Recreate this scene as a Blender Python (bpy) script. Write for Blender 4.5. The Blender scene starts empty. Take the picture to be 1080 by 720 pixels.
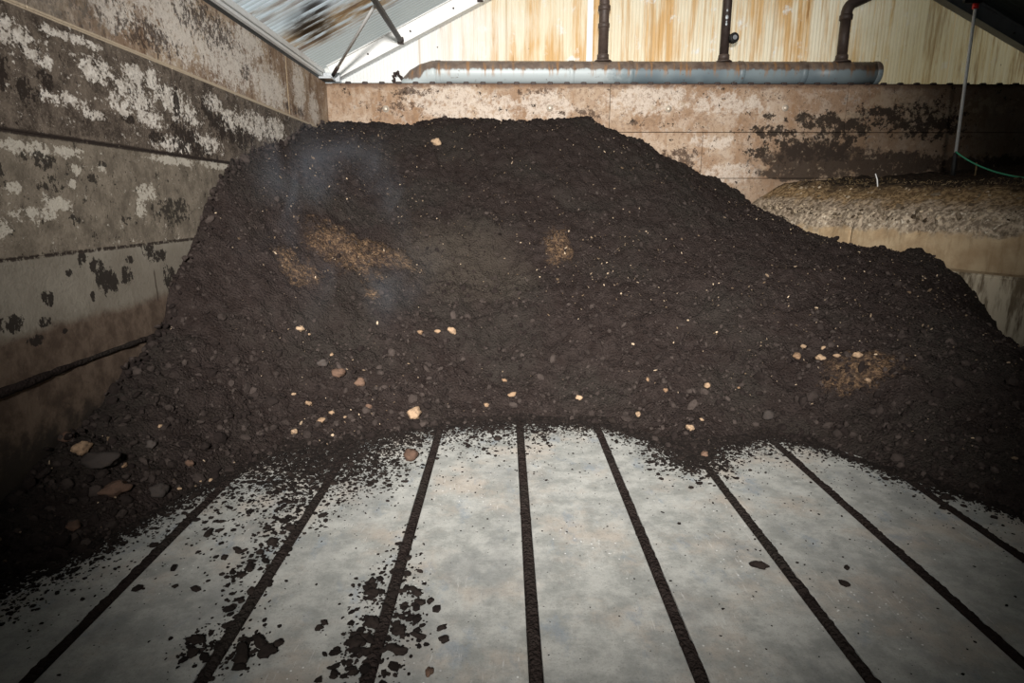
import bpy, bmesh, math, random
import numpy as np
from mathutils import Vector, Matrix, noise as mnoise

random.seed(7)
rng = np.random.default_rng(11)
scene = bpy.context.scene
COL = scene.collection
R = math.radians

# ------------------------------------------------------------------ camera
CAM_H = 1.5
cam_data = bpy.data.cameras.new('camera')
cam_data.sensor_width = 36.0
cam_data.lens = 640.0 / 1080.0 * 36.0
cam_data.clip_start = 0.05
cam = bpy.data.objects.new('camera', cam_data)
cam.location = (0, 0, CAM_H)
cam.rotation_euler = (R(90 - 12.77), 0, R(-0.63))
COL.objects.link(cam)
scene.camera = cam

# ------------------------------------------------------------------ world, light, exposure
world = bpy.data.worlds.new('overcast_sky')
scene.world = world
world.use_nodes = True
bg = world.node_tree.nodes['Background']
bg.inputs['Color'].default_value = (0.86, 0.93, 1.0, 1)
bg.inputs['Strength'].default_value = 0.95


def spot(name, loc, target, energy, angle, blend, radius, color):
    d = bpy.data.lights.new(name, 'SPOT')
    d.energy = energy
    d.spot_size = R(angle)
    d.spot_blend = blend
    d.shadow_soft_size = radius
    d.color = color
    o = bpy.data.objects.new(name, d)
    o.location = loc
    o.rotation_euler = (Vector(target) - Vector(loc)).to_track_quat('-Z', 'Y').to_euler()
    COL.objects.link(o)
    return o


spot('vignette_spot', (-0.2, -2.2, 3.1), (0.22, 5.6, 1.42), 8000, 60, 1.0, 0.35, (1.0, 0.965, 0.925))  # added spot behind the camera; its soft cone darkens the edges of the view

vs = scene.view_settings
vs.view_transform = 'Standard'
vs.look = 'None'
vs.exposure = 0.0
vs.gamma = 1.0
vs.use_curve_mapping = False


# ------------------------------------------------------------------ helpers: naming
def tag(o, label=None, cat=None, group=None, kind=None):
    if label: o['label'] = label
    if cat: o['category'] = cat
    if group: o['group'] = group
    if kind: o['kind'] = kind
    return o


def link(name, mesh, mat=None, parent=None):
    o = bpy.data.objects.new(name, mesh)
    COL.objects.link(o)
    if mat is not None:
        mesh.materials.append(mat)
    if parent is not None:
        o.parent = parent
    return o


def empty(name, loc=(0, 0, 0), rot=(0, 0, 0)):
    o = bpy.data.objects.new(name, None)
    o.location = loc
    o.rotation_euler = rot
    COL.objects.link(o)
    return o


def obj(name, bm, mat=None, parent=None, smooth=False):
    me = bpy.data.meshes.new(name)
    bm.normal_update()
    bm.to_mesh(me)
    bm.free()
    if smooth:
        for p in me.polygons:
            p.use_smooth = True
    return link(name, me, mat, parent)


def mesh_np(name, verts, faces, mat=None, parent=None, smooth=False):
    me = bpy.data.meshes.new(name)
    verts = np.asarray(verts, np.float32)
    faces = np.asarray(faces, np.int32)
    k = faces.shape[1]
    me.vertices.add(len(verts))
    me.vertices.foreach_set('co', verts.ravel())
    me.loops.add(faces.size)
    me.loops.foreach_set('vertex_index', faces.ravel())
    me.polygons.add(len(faces))
    me.polygons.foreach_set('loop_start', np.arange(0, faces.size, k, dtype=np.int32))
    me.polygons.foreach_set('loop_total', np.full(len(faces), k, np.int32))
    me.polygons.foreach_set('use_smooth', np.full(len(faces), smooth, bool))
    me.update(calc_edges=True)
    me.validate()
    return link(name, me, mat, parent)


# ------------------------------------------------------------------ helpers: shapes
def add_box(bm, lo, hi, bevel=0.0, seg=1):
    c = [(a + b) / 2 for a, b in zip(lo, hi)]
    s = [abs(b - a) for a, b in zip(lo, hi)]
    r = bmesh.ops.create_cube(bm, size=1.0, matrix=Matrix.Translation(c) @ Matrix.Diagonal((*s, 1)))
    if bevel > 0:
        vset = set(r['verts'])
        edges = [e for e in bm.edges if e.verts[0] in vset and e.verts[1] in vset]
        bmesh.ops.bevel(bm, geom=edges, offset=bevel, segments=seg, affect='EDGES', profile=0.6)


def add_tube(bm, pts, rad, seg=16, caps=True):
    """tube along a list of points; rad is a number or one number per point"""
    pts = [Vector(p) for p in pts]
    n = len(pts)
    rads = [rad] * n if not hasattr(rad, '__len__') else rad
    rings = []
    up = None
    for i, p in enumerate(pts):
        t = (pts[min(i + 1, n - 1)] - pts[max(i - 1, 0)]).normalized()
        if up is None:
            a = Vector((0, 0, 1)) if abs(t.z) < 0.9 else Vector((1, 0, 0))
            up = (a - t * a.dot(t)).normalized()
        else:
            up = (up - t * up.dot(t)).normalized()
        side = t.cross(up)
        rings.append([bm.verts.new(p + (up * math.cos(2 * math.pi * k / seg) + side * math.sin(2 * math.pi * k / seg)) * rads[i]) for k in range(seg)])
    for a, b in zip(rings[:-1], rings[1:]):
        for k in range(seg):
            bm.faces.new((a[k], a[(k + 1) % seg], b[(k + 1) % seg], b[k]))
    if caps:
        bm.faces.new(list(reversed(rings[0])))
        bm.faces.new(rings[-1])


def tube_obj(name, pts, rad, mat, parent=None, seg=16, caps=True):
    bm = bmesh.new()
    add_tube(bm, pts, rad, seg, caps)
    bmesh.ops.recalc_face_normals(bm, faces=bm.faces)
    o = obj(name, bm, mat, parent)
    for p in o.data.polygons:
        p.use_smooth = len(p.vertices) == 4
    return o


def _hash(ix, iy, seed):
    h = (ix.astype(np.int64) * 374761393 + iy.astype(np.int64) * 668265263 + seed * 974711) & 0x7fffffff
    h = ((h ^ (h >> 13)) * 1274126177) & 0x7fffffff
    return ((h ^ (h >> 16)) & 0xffff) / 65535.0


def vnoise(x, y, seed=0):
    ix, iy = np.floor(x), np.floor(y)
    fx, fy = x - ix, y - iy
    fx = fx * fx * fx * (fx * (fx * 6 - 15) + 10)
    fy = fy * fy * fy * (fy * (fy * 6 - 15) + 10)
    a, b = _hash(ix, iy, seed), _hash(ix + 1, iy, seed)
    c, d = _hash(ix, iy + 1, seed), _hash(ix + 1, iy + 1, seed)
    return (a * (1 - fx) + b * fx) * (1 - fy) + (c * (1 - fx) + d * fx) * fy * 1.0


def fbm(x, y, octaves=4, seed=0, gain=0.5):
    t, amp, s = 0.0, 1.0, 0.0
    for o in range(octaves):
        c, sn = math.cos(o * 0.7), math.sin(o * 0.7)
        t = t + amp * (vnoise((x * c - y * sn) * 2 ** o + 17.3 * o, (x * sn + y * c) * 2 ** o - 9.1 * o, seed + o) - 0.5)
        s += amp
        amp *= gain
    return t / s * 2          # about -1 .. 1


# ------------------------------------------------------------------ helpers: materials
class Mat:
    def __init__(self, name, rough=0.8, spec=0.3):
        self.m = bpy.data.materials.new(name)
        self.m.use_nodes = True
        self.t = self.m.node_tree
        self.b = self.t.nodes['Principled BSDF']
        self.out = self.t.nodes['Material Output']
        self.b.inputs['Roughness'].default_value = rough
        self.b.inputs['Specular IOR Level'].default_value = spec
        self.g = self.t.nodes.new('ShaderNodeNewGeometry')
        self.pos = self.g.outputs['Position']
        s = self.t.nodes.new('ShaderNodeSeparateXYZ')
        self.L(self.pos, s.inputs[0])
        self.x, self.y, self.z = s.outputs

    def L(self, a, b):
        self.t.links.new(a, b)

    def put(self, v, sock):
        if hasattr(v, 'default_value') or hasattr(v, 'is_output'):
            self.L(v, sock)
        elif isinstance(v, (tuple, list)) and len(v) == 3 and sock.type == 'RGBA':
            sock.default_value = (*v, 1)
        else:
            sock.default_value = v

    def math(self, op, a, b=0.0, c=None, clamp=False):
        n = self.t.nodes.new('ShaderNodeMath')
        n.operation = op
        n.use_clamp = clamp
        self.put(a, n.inputs[0])
        self.put(b, n.inputs[1])
        if c is not None: self.put(c, n.inputs[2])
        return n.outputs[0]

    def mul(self, a, b): return self.math('MULTIPLY', a, b)
    def add(self, a, b): return self.math('ADD', a, b)
    def sub(self, a, b): return self.math('SUBTRACT', a, b)
    def mx(self, a, b): return self.math('MAXIMUM', a, b)

    def scaled(self, s, off=(0, 0, 0)):
        n = self.t.nodes.new('ShaderNodeMapping')
        n.inputs['Scale'].default_value = s
        n.inputs['Location'].default_value = off
        self.L(self.pos, n.inputs[0])
        return n.outputs[0]

    def noise(self, scale, detail=4, rough=0.55, vec=None, dist=0.0):
        n = self.t.nodes.new('ShaderNodeTexNoise')
        n.inputs['Scale'].default_value = scale
        n.inputs['Detail'].default_value = detail
        n.inputs['Roughness'].default_value = rough
        n.inputs['Distortion'].default_value = dist
        self.L(vec if vec is not None else self.pos, n.inputs['Vector'])
        return n.outputs['Fac']

    def voro(self, scale, vec=None, feature='F1'):
        n = self.t.nodes.new('ShaderNodeTexVoronoi')
        n.feature = feature
        n.inputs['Scale'].default_value = scale
        self.L(vec if vec is not None else self.pos, n.inputs['Vector'])
        return n.outputs['Distance']

    def step(self, v, lo, hi):
        n = self.t.nodes.new('ShaderNodeMapRange')
        n.interpolation_type = 'SMOOTHSTEP'
        if hi < lo:
            n.inputs['To Min'].default_value, n.inputs['To Max'].default_value = 1, 0
            lo, hi = hi, lo
        n.inputs['From Min'].default_value = lo
        n.inputs['From Max'].default_value = hi
        self.put(v, n.inputs['Value'])
        return n.outputs['Result']

    def mix(self, f, a, b):
        n = self.t.nodes.new('ShaderNodeMix')
        n.data_type = 'RGBA'
        self.put(f, n.inputs[0])
        self.put(a, n.inputs[6])
        self.put(b, n.inputs[7])
        return n.outputs[2]

    def blob(self, u, v, cu, cv, ru, rv, wob=None):
        """soft round patch at (cu, cv), 1 in the middle, 0 outside; wob makes the outline ragged"""
        du = self.mul(self.sub(u, cu), 1.0 / ru)
        dv = self.mul(self.sub(v, cv), 1.0 / rv)
        d = self.math('SQRT', self.add(self.mul(du, du), self.mul(dv, dv)))
        if wob is not None:
            d = self.add(d, self.mul(self.sub(wob, 0.5), 2.2))
        return self.step(d, 1.0, 0.55)

    def soft(self, u, v, spots, k=1.0):
        """largest of several soft round bumps, 1 in the middle of each, 0 outside"""
        best = None
        for cu, cv, ru, rv in spots:
            du = self.mul(self.sub(u, cu), 1.0 / (ru * k))
            dv = self.mul(self.sub(v, cv), 1.0 / (rv * k))
            b = self.step(self.add(self.mul(du, du), self.mul(dv, dv)), 1.6, 0.0)
            best = b if best is None else self.mx(best, b)
        return best

    def ragged(self, field, n, gain=.32, lo=.66, hi=.71):
        """field raises the noise over its threshold: crisp, broken outlines"""
        return self.step(self.add(n, self.mul(field, gain)), lo, hi)

    def island(self):
        return self.g.outputs['Random Per Island']

    def bump(self, h, strength=0.5, dist=0.02):
        n = self.t.nodes.new('ShaderNodeBump')
        n.inputs['Strength'].default_value = strength
        n.inputs['Distance'].default_value = dist
        self.L(h, n.inputs['Height'])
        self.L(n.outputs[0], self.b.inputs['Normal'])

    def color(self, c):
        self.put(c, self.b.inputs['Base Color'])
        return self


# ---- concrete of the left wall
def mat_wall_left():
    M = Mat('stained_left_wall_concrete', 0.9, 0.15)
    y, z = M.y, M.z
    fine = M.noise(30, 8, 0.72)
    grit = M.noise(80, 4, 0.7)
    mid = M.noise(7, 8, 0.7)
    lo = M.noise(1.7, 5, 0.6)
    f1 = M.noise(42, 6, .75, M.scaled((1, 1, 1.2), (4, 4, 4)))
    f2 = M.noise(36, 6, .75, M.scaled((1, 1, .8), (6, 2, 9)))
    n1 = M.add(M.mul(M.noise(11, 6, 0.7, M.scaled((1, 1, 1.25), (1, 5, 2))), .55), M.mul(f1, .6))
    n2 = M.add(M.mul(M.noise(11, 6, 0.7, M.scaled((1, 1, 1), (8, 1, 4))), .55), M.mul(f2, .6))
    n3 = M.add(M.mul(M.noise(15, 6, 0.7, M.scaled((1, 1.2, .8), (2, 9, 7))), .6), M.mul(f2, .5))
    zw = M.add(z, M.mul(M.sub(mid, 0.5), 0.08))
    # top course: tan with whitewash
    drip = M.noise(1.0, 6, 0.68, M.scaled((1, 9.0, 1.8)))
    tan = M.mix(M.step(lo, 0.4, 0.62), (0.26, 0.175, 0.115), (0.42, 0.32, 0.225))
    tan = M.mix(M.mul(M.step(drip, 0.50, 0.62), 0.8), tan, (0.15, 0.085, 0.05))
    wash = M.soft(y, z, [(4.6, 2.75, .5, .3), (5.4, 2.68, .7, .25), (6.3, 2.6, .5, .2), (5.9, 2.9, .4, .12), (7.2, 2.75, .22, .3), (7.7, 2.6, .2, .2), (3.9, 2.62, .25, .15)])
    wash = M.mx(M.ragged(wash, n1, .17, .60, .74), M.mul(M.step(mid, .5, .62), .35))
    top = M.mix(M.mul(wash, 0.88), tan, (0.70, 0.64, 0.57))
    top = M.mix(M.mul(M.step(fine, .53, .64), .45), top, (0.17, 0.115, 0.08))
    topspeck = M.ragged(M.soft(y, z, [(5.1, 2.83, .6, .16), (5.75, 2.62, .12, .08), (4.2, 2.55, .5, .12), (3.4, 2.7, .6, .3), (7.0, 2.5, .4, .06)]), n2, .12, .66, .70)
    top = M.mix(M.mul(topspeck, .85), top, (0.06, 0.042, 0.034))
    near = M.step(M.add(y, M.mul(M.sub(mid, 0.5), 1.4)), 4.1, 3.2)
    top = M.mix(M.mul(near, 0.75), top, M.mix(M.step(n3, .45, .58), (0.09, 0.075, 0.06), (0.24, 0.21, 0.175)))
    # second course: dark with pale flakes
    dark = M.mix(M.step(mid, 0.38, 0.62), (0.055, 0.042, 0.033), (0.15, 0.12, 0.094))
    dark = M.mix(M.mul(M.step(grit, .5, .62), .4), dark, (0.26, 0.215, 0.17))
    wf = M.soft(y, z, [(3.05, 2.27, .20, .07), (3.22, 2.2, .13, .06), (3.38, 2.02, .20, .04), (3.58, 1.98, .12, .03), (4.05, 2.26, .17, .09), (4.22, 2.28, .13, .07),
                       (3.86, 2.06, .16, .07), (4.15, 2.03, .18, .07), (4.62, 2.12, .22, .10), (5.05, 2.26, .2, .08), (5.4, 2.17, .3, .10), (4.45, 2.2, .25, .10), (4.0, 2.15, .25, .12),
                       (3.65, 2.22, .2, .08), (5.9, 2.2, .4, .12), (6.4, 2.2, .3, .15), (4.4, 1.9, .3, .06), (4.9, 1.95, .25, .08), (3.5, 2.35, .3, .03)])
    flakes = M.ragged(wf, n1, .135, .655, .685)
    second = M.mix(M.mul(flakes, .95), dark, M.mix(M.step(fine, .4, .6), (0.52, 0.47, 0.41), (0.76, 0.71, 0.64)))
    bf = M.soft(y, z, [(4.95, 2.2, .16, .09), (5.15, 2.1, .2, .12), (4.55, 1.95, .22, .16), (4.75, 1.88, .2, .07), (4.2, 1.92, .12, .05), (3.9, 2.0, .08, .03), (3.12, 2.02, .09, .07), (3.25, 2.1, .07, .06), (5.5, 2.05, .3, .1), (2.9, 2.1, .15, .12), (4.5, 2.08, .05, .25)])
    blk = M.ragged(bf, n2, .14, .655, .685)
    second = M.mix(M.mul(blk, 0.95), second, (0.026, 0.019, 0.015))
    # third course: grey tan, fewer flakes
    third = M.mix(M.step(mid, 0.36, 0.64), (0.125, 0.104, 0.08), (0.225, 0.19, 0.148))
    third = M.mix(M.mul(M.step(grit, .48, .64), .35), third, (0.09, 0.072, 0.055))
    w3 = M.soft(y, z, [(4.0, 1.57, .12, .06), (3.92, 1.49, .06, .08), (3.03, 1.45, .17, .04), (3.19, 1.5, .12, .045), (2.93, 1.57, .06, .035), (3.37, 1.68, .05, .04), (4.4, 1.79, .4, .035), (3.15, 1.76, .35, .04), (3.32, 1.6, .04, .03),
                       (5.0, 1.8, .3, .04), (2.8, 1.4, .1, .05), (3.6, 1.7, .05, .03)])
    f3 = M.ragged(w3, n1, .15, .665, .69)
    third = M.mix(M.mul(f3, .85), third, (0.50, 0.46, 0.39))
    b3 = M.soft(y, z, [(3.11, 1.71, .13, .05), (3.18, 1.6, .09, .05), (3.5, 1.64, .05, .03), (3.6, 1.72, .06, .02), (3.75, 1.4, .05, .03), (3.3, 1.42, .05, .03), (4.3, 1.45, .25, .1), (2.8, 1.65, .1, .05)])
    third = M.mix(M.mul(M.ragged(b3, n2, .13, .66, .685), .93), third, (0.03, 0.025, 0.02))
    # fourth course: smooth grey beige with black splashes
    fourth = M.mix(M.step(lo, 0.38, 0.62), (0.185, 0.162, 0.13), (0.255, 0.23, 0.188))
    fourth = M.mix(M.mul(M.step(fine, .5, .68), .3), fourth, (0.14, 0.12, 0.095))
    brown = M.step(M.add(zw, M.mul(M.sub(lo, 0.5), 0.16)), 0.93, 0.86)
    fourth = M.mix(brown, fourth, M.mix(M.step(mid, .38, .62), (0.075, 0.052, 0.038), (0.135, 0.098, 0.072)))
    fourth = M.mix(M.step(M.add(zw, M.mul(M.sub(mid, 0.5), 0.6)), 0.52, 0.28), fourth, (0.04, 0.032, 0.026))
    sp = M.soft(y, z, [(3.28, 1.285, .08, .06), (3.31, 1.21, .05, .05), (3.48, 1.09, .10, .10), (3.42, 1.16, .07, .06), (3.55, 1.05, .06, .08), (3.92, 1.215, .09, .06), (3.68, 1.08, .08, .07), (3.72, 1.17, .05, .03),
                       (3.02, 1.04, .05, .05), (2.76, 0.96, .12, .05), (2.9, 0.85, .07, .035), (4.14, 1.0, .09, .12), (4.02, 1.17, .14, .05), (4.2, .9, .1, .12), (3.1, .86, .025, .02), (3.2, 1.15, .03, .025), (3.35, 1.0, .03, .03), (2.98, .93, .06, .03)])
    splash = M.ragged(sp, n3, .21, .695, .715)
    fourth = M.mix(M.mul(splash, .95), fourth, (0.022, 0.017, 0.014))
    crack = M.mul(M.step(M.math('ABSOLUTE', M.sub(M.add(y, M.mul(M.sub(mid, .5), .03)), 3.97)), .010, .004), M.mul(M.step(z, 1.10, 1.06), M.step(z, .86, .9)))
    fourth = M.mix(M.mul(crack, .85), fourth, (0.05, 0.035, 0.028))
    wz = M.add(z, M.mul(M.sub(fine, .5), .02))
    c = M.mix(M.step(wz, 1.24, 1.26), fourth, third)
    c = M.mix(M.step(wz, 1.82, 1.84), c, second)
    c = M.mix(M.step(z, 2.405, 2.415), c, top)
    # pale mortar lip of the upper joint, soil in the lower ones
    c = M.mix(M.mul(M.step(M.math('ABSOLUTE', M.sub(z, 2.412)), 0.014, 0.008), M.step(n2, 0.38, 0.46)), c, (0.50, 0.41, 0.30))
    c = M.mix(M.mul(M.step(M.math('ABSOLUTE', M.sub(y, 6.83)), 0.016, 0.008), M.mul(M.step(n2, 0.42, 0.5), M.step(z, 2.42, 2.45))), c, (0.55, 0.42, 0.28))
    jd = M.step(M.math('ABSOLUTE', M.sub(wz, 1.83)), 0.018, 0.008)
    c = M.mix(M.mul(jd, M.step(n2, 0.42, 0.5)), c, (0.03, 0.022, 0.018))
    jd2 = M.step(M.math('ABSOLUTE', M.sub(wz, 1.25)), 0.014, 0.006)
    c = M.mix(M.mul(jd2, M.step(n3, 0.5, 0.54)), c, (0.04, 0.03, 0.024))
    M.color(c)
    M.bump(M.add(M.mul(fine, 0.7), M.add(M.mul(flakes, 0.35), M.mul(grit, .3))), 0.6, 0.010)
    return M.m


# ---- concrete of the back wall
def mat_wall_back():
    M = Mat('stained_back_wall_concrete', 0.9, 0.15)
    x, z = M.x, M.z
    fine = M.noise(26, 8, 0.72)
    grit = M.noise(70, 4, .7)
    mid = M.noise(6, 8, 0.7)
    lo = M.noise(1.5, 5, 0.6)
    n1 = M.noise(9, 9, .75, M.scaled((1, 1, 1), (3, 1, 6)))
    n2 = M.noise(12, 9, .74, M.scaled((1, 1, 1), (7, 2, 1)))
    drip = M.noise(1.0, 6, 0.68, M.scaled((6, 1, 1.2)))
    c = M.mix(M.step(lo, 0.38, 0.62), (0.28, 0.185, 0.12), (0.38, 0.285, 0.205))
    c = M.mix(M.mul(M.step(drip, 0.48, 0.62), 0.6), c, (0.24, 0.14, 0.075))
    c = M.mix(M.mul(M.step(mid, .50, .62), .5), c, (0.46, 0.375, 0.30))
    w = M.soft(x, z, [(-0.75, 2.8, .55, .25), (0.55, 2.72, .35, .22), (-0.1, 2.7, .4, .18), (1.9, 2.8, .6, .2), (2.7, 2.3, .3, .1), (2.9, 2.75, .5, .15), (3.0, 1.9, .4, .15)])
    w = M.ragged(w, n1, .18, .55, .68)
    c = M.mix(M.mul(w, .75), c, (0.54, 0.47, 0.40))
    c = M.mix(M.mul(M.step(fine, .50, .62), .6), c, (0.17, 0.11, 0.075))
    c = M.mix(M.mul(M.step(grit, .56, .64), .4), c, (0.13, 0.085, 0.06))
    dk = M.ragged(M.soft(x, z, [(-1.35, 2.72, .35, .12), (-1.15, 2.9, .3, .06), (1.0, 2.62, .3, .12), (.4, 2.9, .3, .06), (1.75, 2.52, .12, .05), (2.3, 2.1, .3, .15)]), n2, .13, .60, .64)
    c = M.mix(M.mul(dk, .85), c, (0.07, 0.045, 0.032))
    # grime on the right hand half and splashes thrown on it
    gx = M.add(x, M.add(M.mul(M.sub(mid, 0.5), 2.2), M.mul(M.sub(z, 2.4), -1.5)))
    grime = M.step(gx, 3.2, 5.2)
    c = M.mix(M.mul(grime, .65), c, (0.13, 0.088, 0.058))
    sp = M.soft(x, z, [(3.5, 2.42, .35, .10), (4.4, 2.45, .45, .22), (5.0, 2.6, .5, .18), (4.0, 2.2, .7, .2), (5.5, 2.55, .6, .25), (3.42, 2.62, .08, .05), (4.0, 2.55, .4, .1), (3.3, 2.15, .15, .08)])
    c = M.mix(M.mul(M.ragged(sp, n2, .17, .595, .63), .93), c, (0.022, 0.016, 0.012))
    low = M.ragged(M.soft(x, z, [(4.15, 2.05, .95, .26), (4.9, 2.0, 1.2, .2), (3.9, 1.9, .6, .12), (6.4, 1.95, 1.2, .2)]), n1, .30, .60, .72)
    c = M.mix(M.mul(low, .88), c, (0.03, 0.021, 0.016))
    pale = M.ragged(M.soft(x, z, [(5.1, 2.8, .6, .12), (5.5, 2.65, .4, .1), (4.5, 2.62, .3, .06), (6.3, 2.75, .5, .1)]), M.noise(9, 8, .72, M.scaled((1, 1, 1), (5, 5, 5))), .14, .60, .66)
    c = M.mix(M.mul(pale, .6), c, (0.33, 0.255, 0.18))
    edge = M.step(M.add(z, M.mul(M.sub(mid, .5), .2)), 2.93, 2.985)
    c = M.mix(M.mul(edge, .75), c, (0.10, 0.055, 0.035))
    M.color(c)
    M.bump(M.add(fine, M.add(M.mul(mid, .5), M.mul(grit, .3))), 0.6, 0.010)
    return M.m


# ---- concrete of the low dividing wall on the right
def mat_wall_right():
    M = Mat('dividing_wall_concrete', 0.92, 0.1)
    z = M.z
    fine = M.noise(24, 5, 0.65)
    mid = M.noise(5, 5, 0.6)
    streak = M.noise(1.0, 5, 0.65, M.scaled((11, 11, 1.8)))
    face = M.mix(M.step(mid, 0.35, 0.65), (0.36, 0.255, 0.15), (0.46, 0.35, 0.22))
    face = M.mix(M.mul(M.step(streak, .5, .68), .5), face, (0.24, 0.16, 0.085))
    zz = M.add(z, M.mul(M.sub(mid, 0.5), 0.28))
    crust = M.mix(M.step(fine, 0.4, 0.62), (0.16, 0.125, 0.09), (0.42, 0.34, 0.25))
    crust = M.mix(M.step(M.noise(30, 4, .6), .6, .66), crust, (0.55, 0.48, 0.38))
    c = M.mix(M.step(zz, 1.20, 1.27), face, crust)
    low = M.mix(M.step(streak, 0.42, 0.58), (0.15, 0.115, 0.075), (0.50, 0.43, 0.32))
    c = M.mix(M.step(z, 0.885, 0.895), low, c)
    c = M.mix(M.step(z, 0.295, 0.305), (0.30, 0.26, 0.19), c)
    M.color(c)
    M.bump(M.add(fine, M.mul(streak, .5)), 0.6, 0.012)
    return M.m


def mat_floor():
    M = Mat('worn_grey_floor_concrete', 0.62, 0.35)
    fine = M.noise(30, 5, 0.65)
    mid = M.noise(6.5, 8, 0.72)
    lo = M.noise(2.2, 7, 0.68)
    c = M.mix(M.step(mid, 0.36, 0.64), (0.225, 0.23, 0.215), (0.365, 0.365, 0.34))
    c = M.mix(M.mul(M.step(lo, 0.48, 0.66), .6), c, (0.375, 0.32, 0.265))
    blue = M.step(M.noise(4.2, 7, .7, M.scaled((1.4, .8, 1), (3, 1, 0))), .55, .68)
    c = M.mix(M.mul(blue, .55), c, (0.18, 0.215, 0.25))
    c = M.mix(M.mul(M.step(fine, .5, .72), .28), c, (0.16, 0.155, 0.15))
    dkst = M.step(M.noise(2.2, 7, .7, M.scaled((1, .6, 1), (7, 3, 0))), .5, .62)
    c = M.mix(M.mul(dkst, .35), c, (0.15, 0.155, 0.155))
    grit = M.step(M.noise(130, 3, .7), .58, .66)
    c = M.mix(M.mul(grit, .45), c, (0.09, 0.08, 0.072))
    scr = M.step(M.noise(1.0, 5, .7, M.scaled((60, 7, 1), (3, 2, 0))), .60, .66)
    c = M.mix(M.mul(scr, M.mul(M.step(lo, .45, .58), .35)), c, (0.60, 0.60, 0.58))
    wsp = M.step(M.voro(30), 0.13, 0.09)
    c = M.mix(M.mul(wsp, M.mul(M.step(M.noise(2.3, 3), .52, .6), .75)), c, (0.72, 0.72, 0.70))
    M.color(c)
    M.put(M.add(0.48, M.mul(mid, .3)), M.b.inputs['Roughness'])
    M.bump(M.add(fine, M.mul(mid, .6)), 0.35, 0.006)
    return M.m


def mat_soil(name='dark_compost', tone=1.0, patches=True):
    M = Mat(name, 0.97, 0.05)
    fine = M.noise(70, 5, 0.7)
    crumb = M.voro(55)
    crumb2 = M.voro(120)
    mid = M.noise(9, 5, 0.6)
    lo = M.noise(1.3, 4, 0.55)
    t = tone * .80
    c = M.mix(M.step(mid, 0.3, 0.7), (0.023 * t, 0.0165 * t, 0.0145 * t), (0.037 * t, 0.028 * t, 0.025 * t))
    c = M.mix(M.mul(M.step(lo, 0.45, 0.65), .55), c, (0.034 * t, 0.03 * t, 0.0255 * t))
    c = M.mix(M.mul(M.step(fine, .56, .75), .6), c, (0.075 * t, 0.058 * t, 0.046 * t))
    if patches:
        wob = M.noise(9, 8, .72)
        tanp = None
        for cx, cy, rx, ry in [(-1.35, 5.25, .24, .20), (-1.64, 4.82, .12, .12), (-1.05, 5.42, .22, .14), (-1.08, 4.92, .06, .05), (0.50, 5.83, .11, .17), (2.44, 4.0, .2, .12)]:
            b = M.blob(M.x, M.y, cx, cy, rx * 1.45, ry * 1.45, wob)
            tanp = b if tanp is None else M.mx(tanp, b)
        c = M.mix(M.mul(tanp, M.add(.25, M.mul(M.step(M.noise(16, 7, .7), .4, .6), .5))), c, M.mix(M.step(M.noise(40, 5, .7), .42, .62), (0.05, 0.033, 0.022), (0.20, 0.125, 0.07)))
        grey = M.soft(M.x, M.y, [(-0.42, 5.6, .6, .5), (-.1, 5.45, .4, .3)])
        c = M.mix(M.mul(grey, .55), c, (0.055, 0.046, 0.036))
    M.color(c)
    h = M.add(M.add(M.mul(fine, .5), M.mul(crumb, -.6)), M.add(M.mul(crumb2, -.3), M.mul(mid, .5)))
    M.bump(h, 0.9, 0.022)
    return M.m


def mat_clod(name, dark, light, rough=0.97, noise_scale=60):
    """one tone per lump, between dark and light"""
    M = Mat(name, rough, 0.1)
    isl = M.island()
    c = M.mix(M.math('POWER', isl, 2.2), dark, light)
    n = M.noise(noise_scale, 4, .6)
    c = M.mix(M.mul(M.step(n, .5, .7), .4), c, tuple(v * .45 for v in dark))
    M.color(c)
    M.bump(n, .5, .006)
    return M.m


def mat_stone(name, a, b, spec=0.15):
    M = Mat(name, 0.9, spec)
    oi = M.t.nodes.new('ShaderNodeObjectInfo')
    n = M.noise(55, 5, .65)
    c = M.mix(oi.outputs['Random'], a, b)
    c = M.mix(M.mul(M.step(n, .5, .68), .6), c, (0.05, 0.036, 0.028))
    M.color(c)
    M.bump(n, .6, .01)
    return M.m


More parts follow.
